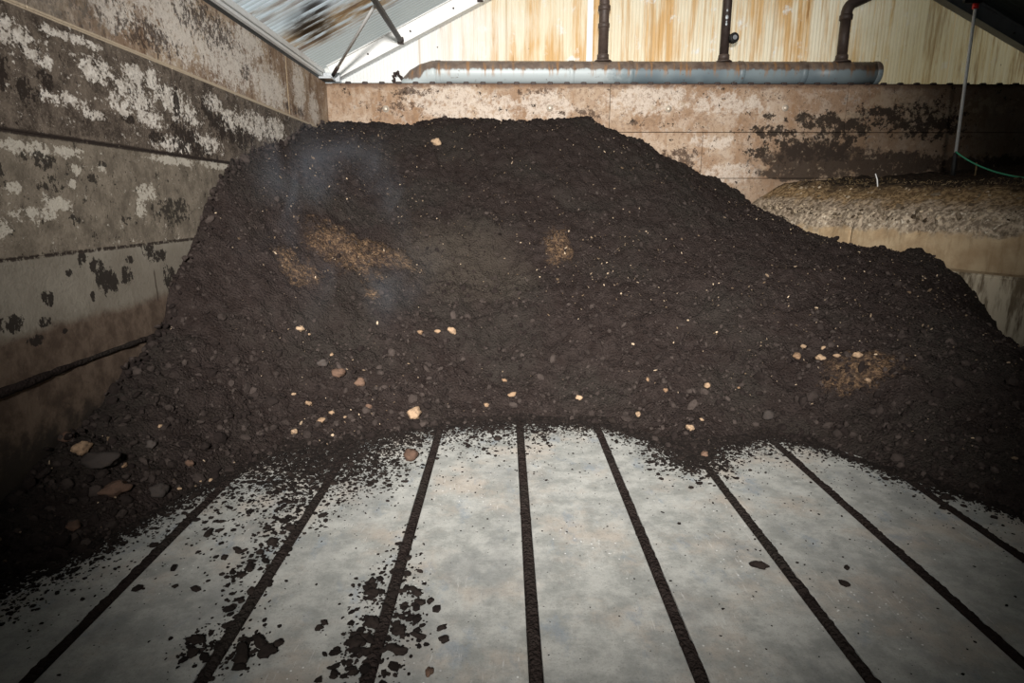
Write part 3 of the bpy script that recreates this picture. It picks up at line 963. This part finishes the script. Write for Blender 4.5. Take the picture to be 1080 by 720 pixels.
def heap_base(x, y):
    x, y = np.asarray(x, float), np.asarray(y, float)
    sh = x.shape
    x, y = x.ravel(), y.ravel()
    h = _w[_n] + _w[_n + 1] * x + _w[_n + 2] * y
    for i in range(_n):
        h = h + _w[i] * _k((x - CTRL[i, 0]) ** 2 + (y - CTRL[i, 1]) ** 2)
    return h.reshape(sh)


BUMPS = [(-1.38, 5.30, .26, .12, .09), (-1.0, 5.48, .2, .10, .06), (.52, 5.9, .10, .10, .09), (-.4, 5.55, .7, .22, -.10), (-.2, 6.05, .8, .12, .06), (1.06, 8.1, .09, .2, .06),
         (2.4, 4.05, .25, .1, .05), (2.5, 5.2, .5, .15, .07), (3.95, 5.75, .22, .18, .08), (1.22, 3.62, .12, .12, .03), (-1.75, 4.55, .25, .2, .06), (-1.9, 3.3, .3, .18, .07)]


def heap_h(x, y):
    h = heap_base(x, y)
    e = np.clip((h + .03) / .25, 0.12, 1)
    for bx, by, sx, sy, a in BUMPS:
        h = h + a * np.exp(-((x - bx) / sx) ** 2 - ((y - by) / sy) ** 2)
    h = h + e * (.055 * fbm(x * 1.6, y * 1.6, 3, 1) + .045 * fbm(x * 5, y * 5, 3, 21) + .040 * fbm(x * 14, y * 14, 4, 41, .6))
    return h
#HEIGHT-END


def in_bay(x, y):
    """left of the dividing wall's face (with a little let into it)"""
    return (x - 3.127) + 0.38 * (y - 8.29) < 0.03


gx = np.arange(-2.285, 5.9, .016)
gy = np.arange(1.45, 8.30, .016)
X, Y = np.meshgrid(gx, gy, indexing='ij')
Hh = heap_h(X, Y)
keep_v = (Hh > -0.03) & in_bay(X, Y)
e = np.clip((Hh + .02) / .1, 0, 1)
jit = rng.normal(0, .0035, X.shape)
Hh = Hh + e * (.012 * fbm(X * 42, Y * 42, 3, 61, .7) + jit)
Xd = X + e * .006 * fbm(X * 33, Y * 33, 2, 71)
Yd = np.minimum(Y + e * .006 * fbm(X * 33, Y * 33, 2, 81), 8.288)
idx = np.arange(X.size).reshape(X.shape)
q = keep_v[:-1, :-1] & keep_v[1:, :-1] & keep_v[1:, 1:] & keep_v[:-1, 1:]
Fq = np.stack([idx[:-1, :-1], idx[1:, :-1], idx[1:, 1:], idx[:-1, 1:]], -1)[q]
used = np.unique(Fq)
remap = np.full(X.size, -1)
remap[used] = np.arange(len(used))
Vq = np.stack([np.maximum(Xd, -2.279), Yd, np.maximum(Hh, -.03)], -1).reshape(-1, 3)[used]
heap = mesh_np('compost_heap', Vq, remap[Fq], m_soil, smooth=True)
tag(heap, 'huge dark brown compost heap sloping down from the back wall onto the slab floor', 'compost heap')

# unit lumps
def ico(sub):
    bm = bmesh.new()
    bmesh.ops.create_icosphere(bm, subdivisions=sub, radius=1.0)
    v = np.array([w.co[:] for w in bm.verts])
    f = np.array([[w.index for w in p.verts] for p in bm.faces])
    bm.free()
    return v, f


ICO1, ICO2, ICO3 = ico(1), ico(2), ico(3)


def rot_mats(n):
    qv = rng.normal(size=(n, 4))
    qv /= np.linalg.norm(qv, axis=1)[:, None]
    w, x, y, z = qv.T
    return np.stack([np.stack([1 - 2 * (y * y + z * z), 2 * (x * y - z * w), 2 * (x * z + y * w)], -1),
                     np.stack([2 * (x * y + z * w), 1 - 2 * (x * x + z * z), 2 * (y * z - x * w)], -1),
                     np.stack([2 * (x * z - y * w), 2 * (y * z + x * w), 1 - 2 * (x * x + y * y)], -1)], 1)


def lumps(name, centers, sizes, mat, parent=None, stretch=(1, .8, .6), jitter=.25, flat=False, unit=None):
    """many small irregular lumps in one mesh"""
    v, f = unit or ICO1
    n = len(centers)
    sc = np.array(stretch)[None] * rng.uniform(.75, 1.25, (n, 3))
    P = v[None] * (1 + rng.uniform(-jitter, jitter, (n, len(v), 1)))
    P = P * sc[:, None]
    if flat:
        a = rng.uniform(0, 2 * math.pi, n)
        Rm = np.zeros((n, 3, 3))
        Rm[:, 0, 0] = Rm[:, 1, 1] = np.cos(a)
        Rm[:, 0, 1] = -np.sin(a)
        Rm[:, 1, 0] = np.sin(a)
        Rm[:, 2, 2] = 1
    else:
        Rm = rot_mats(n)
    P = np.einsum('nij,nkj->nki', Rm, P) * np.asarray(sizes)[:, None, None] + np.asarray(centers)[:, None]
    Fo = (f[None] + (np.arange(n) * len(v))[:, None, None]).reshape(-1, 3)
    return mesh_np(name, P.reshape(-1, 3), Fo, mat, parent, smooth=False)


def on_heap(n, weight=None):
    pts = []
    have = 0
    while have < n:
        x = rng.uniform(-2.25, 4.6, n * 2)
        y = rng.uniform(1.7, 8.15, n * 2)
        h = heap_h(x, y)
        ok = (h > .0) & ((x - 3.127) + 0.38 * (y - 8.29) < -.05)
        if weight is not None:
            ok &= rng.uniform(0, 1, n * 2) < weight(x, y, h)
        pts.append(np.stack([x, y, h], -1)[ok])
        have += ok.sum()
    return np.concatenate(pts)[:n]


near_w = lambda x, y, h: np.clip(1.15 - (y - 2.5) / 6.0, .2, 1)
foot_w = lambda x, y, h: np.clip(1.0 - h / .9, .04, 1) * np.where(x < -.3, 1, .55)
C = on_heap(30000, near_w)
lumps('small_clods', C, rng.lognormal(math.log(.0075), .45, len(C)), m_clod, heap)['kind'] = 'stuff'
C = on_heap(3000, foot_w)
ey = rng.uniform(2.6, 8.0, 500)                      # lumps stuck along the left wall
ex = -2.275 + np.abs(rng.normal(0, .03, 500))
C = np.concatenate([C, np.stack([ex, ey, heap_h(ex, ey) + rng.normal(.0, .02, 500)], -1)])
lumps('clods', C, np.clip(rng.lognormal(math.log(.017), .4, len(C)), .008, .045), m_clod, heap, unit=ICO2, jitter=.12)['kind'] = 'stuff'
chip_w = lambda x, y, h: np.clip(.25 + fbm(x * 1.1, y * 1.1, 3, 91) * .9, .05, 1)
C = on_heap(1900, chip_w)
C[:, 2] += .006
lumps('wood_chips', C, np.clip(rng.lognormal(math.log(.0054), .5, len(C)), .003, .02), m_chip, heap, stretch=(1.2, .6, .4))['kind'] = 'stuff'

# ------------------------------------------------------------------ soil crumbs scattered over the slabs
fx, fy = np.array(FOOT).T


def foot_y(x):
    return np.interp(x, fx, fy)


parts_c, parts_s = [], []
# fringe along the heap's foot
n = 42000
x = rng.uniform(-2.2, 2.7, n)
d = rng.exponential(.13, n) * np.where(x < -.6, 1.35, np.where(x < .3, 1.0, .6))
y = foot_y(x) + .06 - d
parts_c.append(np.stack([x, y], -1)); parts_s.append(rng.lognormal(math.log(.0042), .55, n))
# wide thin scatter
n = 3600
x = rng.uniform(-2.2, 2.6, n)
y = foot_y(x) - rng.exponential(.7, n)
parts_c.append(np.stack([x, y], -1)); parts_s.append(rng.lognormal(math.log(.0023), .5, n))
# dark spread left of the second gap near the foot
n = 6000
x = rng.normal(-1.05, .22, n); y = rng.normal(3.35, .22, n)
parts_c.append(np.stack([x, y], -1)); parts_s.append(rng.lognormal(math.log(.0046), .55, n))
# spill tongue on the right of the middle
n = 2500
x = rng.normal(1.12, .12, n); y = rng.normal(3.42, .12, n)
parts_c.append(np.stack([x, y], -1)); parts_s.append(rng.lognormal(math.log(.0046), .55, n))
# splatter patches along two gaps
for cx, cy, sx, sy, n in [(-1.05, 2.55, .055, .16, 420), (-1.10, 2.85, .05, .10, 200), (-1.10, 2.28, .03, .07, 120), (-1.075, 1.86, .035, .05, 160), (-.93, 1.80, .05, .07, 260), (-.9, 2.75, .03, .1, 80), (-1.0, 2.05, .06, .1, 120),
                          (-.53, 2.12, .045, .09, 260), (-.40, 2.10, .04, .12, 200), (-.53, 1.83, .035, .06, 260), (-.40, 1.84, .05, .05, 130), (-.46, 2.4, .05, .12, 160), (-.34, 1.98, .03, .05, 80), (-.46, 1.68, .07, .05, 200),
                          (-1.25, 2.6, .12, .25, 160), (-1.3, 2.95, .15, .2, 300)]:
    n = int(n * .7)
    x = rng.normal(cx, sx, n); y = rng.normal(cy, sy, n)
    parts_c.append(np.stack([x, y], -1)); parts_s.append(rng.lognormal(math.log(.0044), .7, n))
cr = np.concatenate(parts_c); sz = np.clip(np.concatenate(parts_s), .0015, .02)
ok = (cr[:, 1] > .9) & (cr[:, 0] > -2.25)
cr, sz = cr[ok], sz[ok]
cz = np.maximum(heap_h(cr[:, 0], cr[:, 1]), 0) * 1.0 + sz * .25
crumbs = lumps('scattered_crumbs', np.concatenate([cr, cz[:, None]], -1), sz, m_crumb, None, (1.2, .9, .45), .28, True)
tag(crumbs, 'countless dark compost crumbs scattered over the slabs along the foot of the heap', 'crumbs', None, 'stuff')

# ------------------------------------------------------------------ single stones and clods
def stone_mesh(seed, ax, rough=.18):
    v, f = ICO3
    P = []
    for a in v:
        w = Vector(a)
        k = 1 + rough * 1.6 * mnoise.noise(w * 1.1 + Vector((seed * 7.1, 3, 1))) + rough * .7 * mnoise.noise(w * 2.8 + Vector((1, seed * 3.3, 5)))
        P.append((a[0] * k * ax[0], a[1] * k * ax[1], a[2] * k * ax[2]))
    me = bpy.data.meshes.new('stone')
    me.from_pydata(P, [], f.tolist())
    for p in me.polygons:
        p.use_smooth = True
    return me


def put_stone(name, x, y, r, mat, label, cat, group=None, ax=(1, .8, .65), seed=0, rot=0.0, sink=.25, rough=.22):
    o = link(name, stone_mesh(seed, [r * a for a in ax], rough), mat)
    z = max(float(heap_h(np.array([x]), np.array([y]))[0]), 0.0)
    o.location = (x, y, z + r * ax[2] * (1 - 2 * sink))
    o.rotation_euler = (0, 0, rot)
    tag(o, label, cat, group)
    return o


PALE = [(-1.499, 4.364, .0382), (-1.450, 4.396, .0182), (-.674, 4.692, .0269), (-.545, 4.742, .0318), (-.427, 4.770, .0457), (.047, 4.308, .0352), (-.140, 4.188, .0206), (.531, 4.220, .0346),
        (-.009, 4.437, .0217), (1.037, 4.245, .0208), (1.139, 4.120, .0203), (.914, 3.962, .0327), (1.439, 4.136, .0338), (1.662, 4.130, .0203), (1.198, 3.703, .0308), (1.308, 3.818, .0190),
        (-1.262, 4.292, .0165), (-1.434, 3.943, .0206), (-1.328, 3.917, .0256), (-1.221, 3.795, .0375), (-1.352, 3.677, .0304), (-1.074, 3.858, .0165), (-1.166, 3.874, .0191), (-1.678, 3.098, .0167),
        (-1.640, 3.135, .0137), (-1.728, 2.976, .0161), (-1.947, 3.252, .0139), (-1.988, 2.967, .0223), (2.124, 4.271, .0415), (2.207, 4.355, .0316), (2.255, 4.188, .0340), (2.338, 4.126, .0268),
        (2.444, 4.064, .0397), (2.440, 3.900, .0351), (2.312, 4.273, .0180)]
KINDS_ = [stone_mesh(20 + k, ax, .25) for k, ax in enumerate([(1, .8, .65), (1, .62, .55), (1, .9, .8), (1.1, .55, .5)])]
for me in KINDS_:
    me.materials.append(m_pale)
for i, (x, y, r) in enumerate(PALE):
    o = bpy.data.objects.new('pale_stone', KINDS_[i % 4])
    COL.objects.link(o)
    z = max(float(heap_h(np.array([x]), np.array([y]))[0]), 0)
    o.location = (x, y, z + r * .35)
    o.rotation_euler = (rng.uniform(-.5, .5), rng.uniform(-.5, .5), rng.uniform(0, 6.28))
    o.scale = (r * .9,) * 3
    tag(o, 'small pale stone lodged in the lower slope of the dark compost heap', 'stone', 'small pale stones in the lower slope of the heap')

BIG = [('pale_stone', -.784, 7.245, .054, m_pale, 'lone tan stone high on the heap just under its flat crest', (1, .7, .8)),
       ('tan_clump', -.63, 4.016, .062, m_pale, 'fist sized tan stone at the foot of the heap by the third floor gap', (1, .7, .65)),
       ('brown_stone', -1.037, 4.166, .038, m_brownstone, 'rounded reddish brown stone left of centre on the lower slope', (1, .9, .8)),
       ('brown_stone', -1.18, 4.163, .048, m_brownstone, 'dull brown lump just left of the rounded reddish brown stone', (1, .8, .6)),
       ('brown_stone', -.947, 4.004, .027, m_brownstone, 'small brown stone below and right of the rounded reddish brown stone', (1, .8, .7)),
       ('brown_stone', -2.242, 2.94, .030, m_brownstone, 'round brown stone against the left wall behind the tan crumbly lump', (1, .95, .9)),
       ('tan_clump', -2.17, 2.924, .054, m_pale, 'tan crumbly lump next to the left wall at the left edge of the heap', (1, .7, .6)),
       ('brown_stone', -1.75, 3.149, .025, m_brownstone, 'small reddish stone near where the left end of the heap meets the outer floor gap', (1, .6, .8)),
       ('brown_stone', -1.931, 2.783, .068, m_brownstone, 'big flat reddish brown stone in the dark spill at the lower left', (1, .65, .45)),
       ('brown_stone', -1.986, 2.552, .042, m_brownstone, 'long pale brown stone nearest the camera in the spill at the lower left', (1.3, .6, .4)),
       ('grey_lump', -1.303, 4.208, .038, m_greystone, 'dull grey round lump between the pale stones left of centre', (1, .9, .7)),
       ('grey_lump', -1.783, 2.894, .042, m_greystone, 'dark grey round lump right of the big flat reddish brown stone', (1, .9, .8)),
       ('grey_lump', -2.06, 2.885, .09, m_greystone, 'largest grey clod, low and broad, in the spill beside the left wall', (1, .7, .45)),
       ('grey_lump', 1.777, 3.874, .045, m_greystone, 'grey clod with a pale rim at the foot of the heap right of centre', (1, .8, .7)),
       ('grey_lump', -1.937, 3.133, .03, m_greystone, 'small grey lump behind the big flat reddish brown stone', (1, .8, .7)),
       ('brown_stone', 1.211, 3.441, .025, m_brownstone, 'purplish brown stone sitting on the floor gap at the small spill tongue', (1, .8, .8)),
       ('brown_stone', -.574, 3.419, .047, m_brownstone, 'reddish brown clod alone on the clean slab left of the third floor gap', (1, .85, .8)),
       ('dark_clod', -.052, 3.721, .026, m_crumb, 'dark angular clod on the slab left of the straight middle gap', (1, .9, .6)),
       ('dark_clod', .743, 3.982, .034, m_crumb, 'dark round clod just right of the far end of the fifth gap', (1, .9, .8)),
       ('dark_clod', 1.073, 2.283, .032, m_crumb, 'dark flat clod alone on the slab left of the long diagonal gap', (1.1, .6, .5)),
       ('dark_clod', 1.437, 2.269, .014, m_crumb, 'tiny dark crumb behind the other one on the right hand slab', (1.2, .7, .6)),
       ('dark_clod', 1.364, 2.157, .018, m_crumb, 'small dark clod in front of the tiny one on the right hand slab', (1.2, .8, .6)),
       ('dark_clod', 2.3, 2.885, .027, m_crumb, 'dark clod on the farthest right slab next to the edge of the heap', (1.2, .8, .6)),
       ('dark_clod', -1.387, 2.577, .026, m_crumb, 'dark oblong clod on the left slab between the two leftmost gaps', (1.3, .6, .4)),
       ('dark_clod', -.252, 1.702, .016, m_brownstone, 'small brown clod at the bottom edge of the photo right of the third gap', (.8, 1.1, .6))]
for i, (nm, x, y, r, m, lab, ax) in enumerate(BIG):
    put_stone(nm, x, y, r, m, lab, 'clod' if nm != 'brown_stone' and nm != 'pale_stone' else 'stone', None, ax, seed=i + 50, rot=i * 1.3, sink=.22, rough=.3)
GAP3 = [(-.494, 1.951, .031), (-.384, 1.899, .024), (-.379, 1.807, .026), (-.233, 1.918, .017), (-.220, 1.856, .018), (-.314, 1.877, .019), (-.293, 2.073, .015), (-.53, 2.12, .026), (-.36, 2.13, .022), (-.545, 2.2, .02), (-.525, 1.84, .03)]
GAP2 = [(-.798, 1.841, .020), (-.816, 1.801, .029), (-.862, 1.852, .027), (-.668, 1.953, .014), (-.677, 1.922, .014), (-.90, 1.79, .034), (-1.093, 1.866, .026), (-1.07, 1.80, .02), (-1.188, 2.431, .020), (-1.224, 2.38, .0165), (-1.33, 2.175, .0114), (-1.08, 2.3, .02), (-1.06, 2.5, .028), (-1.02, 2.62, .024)]
CK = [stone_mesh(80 + k, ax, .4) for k, ax in enumerate([(1.15, .8, .4), (1, .95, .45), (1.3, .65, .4)])]
for me in CK:
    me.materials.append(m_crumb)
for lst, lab, grp in [(GAP3, 'dark broken clod lying beside the third floor gap near the camera', 'dark clods beside the third floor gap'),
                      (GAP2, 'dark broken clod lying beside the second floor gap from the left', 'dark clods beside the second floor gap')]:
    for i, (x, y, r) in enumerate(lst):
        o = bpy.data.objects.new('dark_clod', CK[i % 3])
        COL.objects.link(o)
        o.location = (x, y, r * .25)
        o.rotation_euler = (0, 0, rng.uniform(0, 6.28))
        o.scale = (r, r, r)
        tag(o, lab, 'clod', grp)

# ------------------------------------------------------------------ bank beyond the dividing wall
def bank_h(x, y):
    s_in = ((x - 3.127) + 0.38 * (y - 8.29)) / 1.07          # distance behind the wall's face
    rise = np.clip(s_in, 0, 4)
    h = 1.33 + .34 * np.clip(rise / .55, 0, 1) ** .8 + .10 * np.clip((rise - .55) / 1.2, 0, 1) + .10 * np.clip((y - 6.6) / 1.6, 0, 1) + .14 * np.clip((x - 5.4) / 1.6, 0, 1)
    return h + .05 * fbm(x * 2.4, y * 2.4, 3, 14) + .035 * fbm(x * 8, y * 8, 4, 15, .6)


gs = np.arange(0.03, LEN, .022)
gw = np.arange(0.035, 4.3, .022)
S, W = np.meshgrid(gs, gw, indexing='ij')
BX = 3.127 + float(DIR.x) * S - float(NRM.x) * W
BY = 8.29 + float(DIR.y) * S - float(NRM.y) * W
BY = np.minimum(BY, 8.285 + 0 * BY)
BZ = bank_h(BX, BY)
BZ = BZ - .12 * np.exp(-(W - .03) / .05)
sel = (BX < 7.95) & (BY > 1.0)
dup = (8.29 + float(DIR.y) * S - float(NRM.y) * W) > 8.32
sel &= ~dup
idx = np.arange(BX.size).reshape(BX.shape)
q = sel[:-1, :-1] & sel[1:, :-1] & sel[1:, 1:] & sel[:-1, 1:]
Fq = np.stack([idx[:-1, :-1], idx[1:, :-1], idx[1:, 1:], idx[:-1, 1:]], -1)[q]
used = np.unique(Fq)
remap = np.full(BX.size, -1)
remap[used] = np.arange(len(used))


def mat_bank():
    M = Mat('old_litter_bank', .95, .1)
    fine = M.noise(26, 5, .65)
    mid = M.noise(5, 5, .6)
    s = M.mul(M.add(M.sub(M.x, 3.127), M.mul(M.sub(M.y, 8.29), .38)), 1 / 1.07)
    s = M.add(s, M.mul(M.sub(mid, .5), .5))
    grey = M.mix(M.step(fine, .38, .62), (0.13, 0.098, 0.068), (0.36, 0.285, 0.21))
    straw = M.mix(M.step(fine, .4, .6), (0.10, 0.062, 0.032), (0.28, 0.19, 0.10))
    c = M.mix(M.step(s, .16, .34), grey, straw)
    c = M.mix(M.step(s, .36, .62), c, M.mix(M.step(fine, .4, .7), (0.02, 0.014, 0.01), (0.06, 0.042, 0.028)))
    M.color(c)
    M.bump(M.add(fine, mid), .8, .02)
    return M.m


bank = mesh_np('litter_bank', np.stack([BX, BY, BZ], -1).reshape(-1, 3)[used], remap[Fq], mat_bank(), smooth=True)
tag(bank, 'bank of old grey and brown litter heaped behind the low dividing wall', 'litter bank')
n = 2600
s = rng.uniform(.3, 6.2, n); w = rng.uniform(.04, .55, n)
x = 3.127 + DIR.x * s - NRM.x * w; y = 8.29 + DIR.y * s - NRM.y * w
okk = y < 8.25
x, y = x[okk], y[okk]
C = np.stack([x, y, bank_h(x, y) - .02], -1)
lumps('rubble_bits', C, np.clip(rng.lognormal(math.log(.013), .5, len(C)), .004, .05), m_bank, bank)['kind'] = 'stuff'
n = 1500
s = rng.uniform(.0, 5.0, n); w = rng.uniform(.15, 1.2, n)
x = 3.127 + DIR.x * s - NRM.x * w; y = 8.29 + DIR.y * s - NRM.y * w
okk = y < 8.2
x, y = x[okk], y[okk]
C = np.stack([x, y, bank_h(x, y) + .01], -1)
lumps('straw_bits', C, rng.uniform(.008, .025, len(C)), m_straw, bank, stretch=(1.3, .07, .06))['kind'] = 'stuff'

# ------------------------------------------------------------------ measuring pole with hose
PX, PY = 5.31, 7.4
pz = float(bank_h(np.array([PX]), np.array([PY]))[0])
root = empty('measuring_pole', (PX, PY, 1.86))
tag(root, 'slender white pole with red ring and black foot standing on the dark bank', 'pole')
lean = (-.04, 0, 1.95)
at = lambda z: (lean[0] * z / 1.95, 0, z)
tube_obj('shaft', [at(.2), at(2.0)], .017, m_pole, root, 14)
tube_obj('foot', [at(-.12), at(.08), at(.21), at(.23)], [.026, .026, .022, .018], m_black, root, 14)
tube_obj('red_ring', [at(1.77), at(1.775), at(1.825), at(1.83)], [.019, .031, .031, .019], m_red, root, 16)
bm = bmesh.new()
add_box(bm, (-.20, -.05, 1.82), (.005, -.01, 1.92), .012, 2)
add_box(bm, (-.06, -.06, 1.84), (.03, .04, 1.94), .010, 2)
obj('clamp', bm, m_black, root)
pts = [(5.286, 7.375, 2.096), (5.302, 7.260, 2.024), (5.327, 7.100, 1.940), (5.386, 6.850, 1.835), (5.504, 6.600, 1.764), (5.587, 6.400, 1.738), (6.2, 5.9, 1.83)]
cu = []
for a, b in zip(pts[:-1], pts[1:]):
    for k in range(4):
        cu.append(Vector(a).lerp(Vector(b), k / 4))
cu.append(Vector(pts[-1]))
for _ in range(3):
    cu = [cu[0]] + [(cu[i - 1] + cu[i] * 2 + cu[i + 1]) / 4 for i in range(1, len(cu) - 1)] + [cu[-1]]
o = tube_obj('hose', cu, .009, m_green, None, 8)
tag(o, 'thin green hose trailing from the white pole out to the right', 'hose')


def stick(x, y, L, tilt, r, mat, label):
    z = float(bank_h(np.array([x]), np.array([y]))[0])
    o = tube_obj('stick', [(0, 0, -.05), (tilt * L * .5, 0, L * .5), (tilt * L, .01, L)], [r, r * .9, r * .7], mat, None, 8)
    o.location = (x, y, z)
    tag(o, label, 'stick', 'sticks poking out of the bank')


stick(5.54, 7.35, .15, .02, .009, m_straw, 'short pale upright stick right of the white pole under the green hose')
stick(4.2, 7.0, .13, -.35, .007, m_white, 'small white leaning stick on the brown straw left of the white pole')
print('bank at pole', pz)

# ------------------------------------------------------------------ thin steam drifting off the warm heap
bm = bmesh.new()
bmesh.ops.create_icosphere(bm, subdivisions=3, radius=1.0, matrix=Matrix.Translation((-1.3, 5.1, 1.35)) @ Matrix.Diagonal((.95, 1.7, 1.25, 1)))
m = bpy.data.materials.new('steam')
m.use_nodes = True
t = m.node_tree
t.nodes.remove(t.nodes['Principled BSDF'])
vol = t.nodes.new('ShaderNodeVolumePrincipled')
vol.inputs['Color'].default_value = (.72, .84, 1.0, 1)
vol.inputs['Anisotropy'].default_value = -.1
tc = t.nodes.new('ShaderNodeNewGeometry')
mp = t.nodes.new('ShaderNodeMapping')
mp.inputs['Scale'].default_value = (1.5, .8, .9)
t.links.new(tc.outputs['Position'], mp.inputs[0])
nz = t.nodes.new('ShaderNodeTexNoise')
nz.inputs['Scale'].default_value = 1.5
nz.inputs['Detail'].default_value = 3
nz.inputs['Distortion'].default_value = .8
t.links.new(mp.outputs[0], nz.inputs['Vector'])
mr = t.nodes.new('ShaderNodeMapRange')
mr.interpolation_type = 'SMOOTHSTEP'
mr.inputs['From Min'].default_value, mr.inputs['From Max'].default_value = .5, .72
mr.inputs['To Min'].default_value, mr.inputs['To Max'].default_value = 0, .10
t.links.new(nz.outputs['Fac'], mr.inputs['Value'])
# fades out towards its rim
sub = t.nodes.new('ShaderNodeVectorMath'); sub.operation = 'SUBTRACT'
sub.inputs[1].default_value = (-1.3, 5.1, 1.35)
t.links.new(tc.outputs['Position'], sub.inputs[0])
dv = t.nodes.new('ShaderNodeVectorMath'); dv.operation = 'DIVIDE'
dv.inputs[1].default_value = (.95, 1.7, 1.25)
t.links.new(sub.outputs[0], dv.inputs[0])
ln = t.nodes.new('ShaderNodeVectorMath'); ln.operation = 'LENGTH'
t.links.new(dv.outputs[0], ln.inputs[0])
fd = t.nodes.new('ShaderNodeMapRange'); fd.interpolation_type = 'SMOOTHSTEP'
fd.inputs['From Min'].default_value, fd.inputs['From Max'].default_value = .45, 1.0
fd.inputs['To Min'].default_value, fd.inputs['To Max'].default_value = 1, 0
t.links.new(ln.outputs['Value'], fd.inputs['Value'])
mu = t.nodes.new('ShaderNodeMath'); mu.operation = 'MULTIPLY'
t.links.new(mr.outputs[0], mu.inputs[0]); t.links.new(fd.outputs[0], mu.inputs[1])
t.links.new(mu.outputs[0], vol.inputs['Density'])
t.links.new(vol.outputs[0], t.nodes['Material Output'].inputs['Volume'])
o = obj('steam', bm, m)
tag(o, 'faint bluish steam drifting off the left half of the compost heap', 'steam', None, 'stuff')
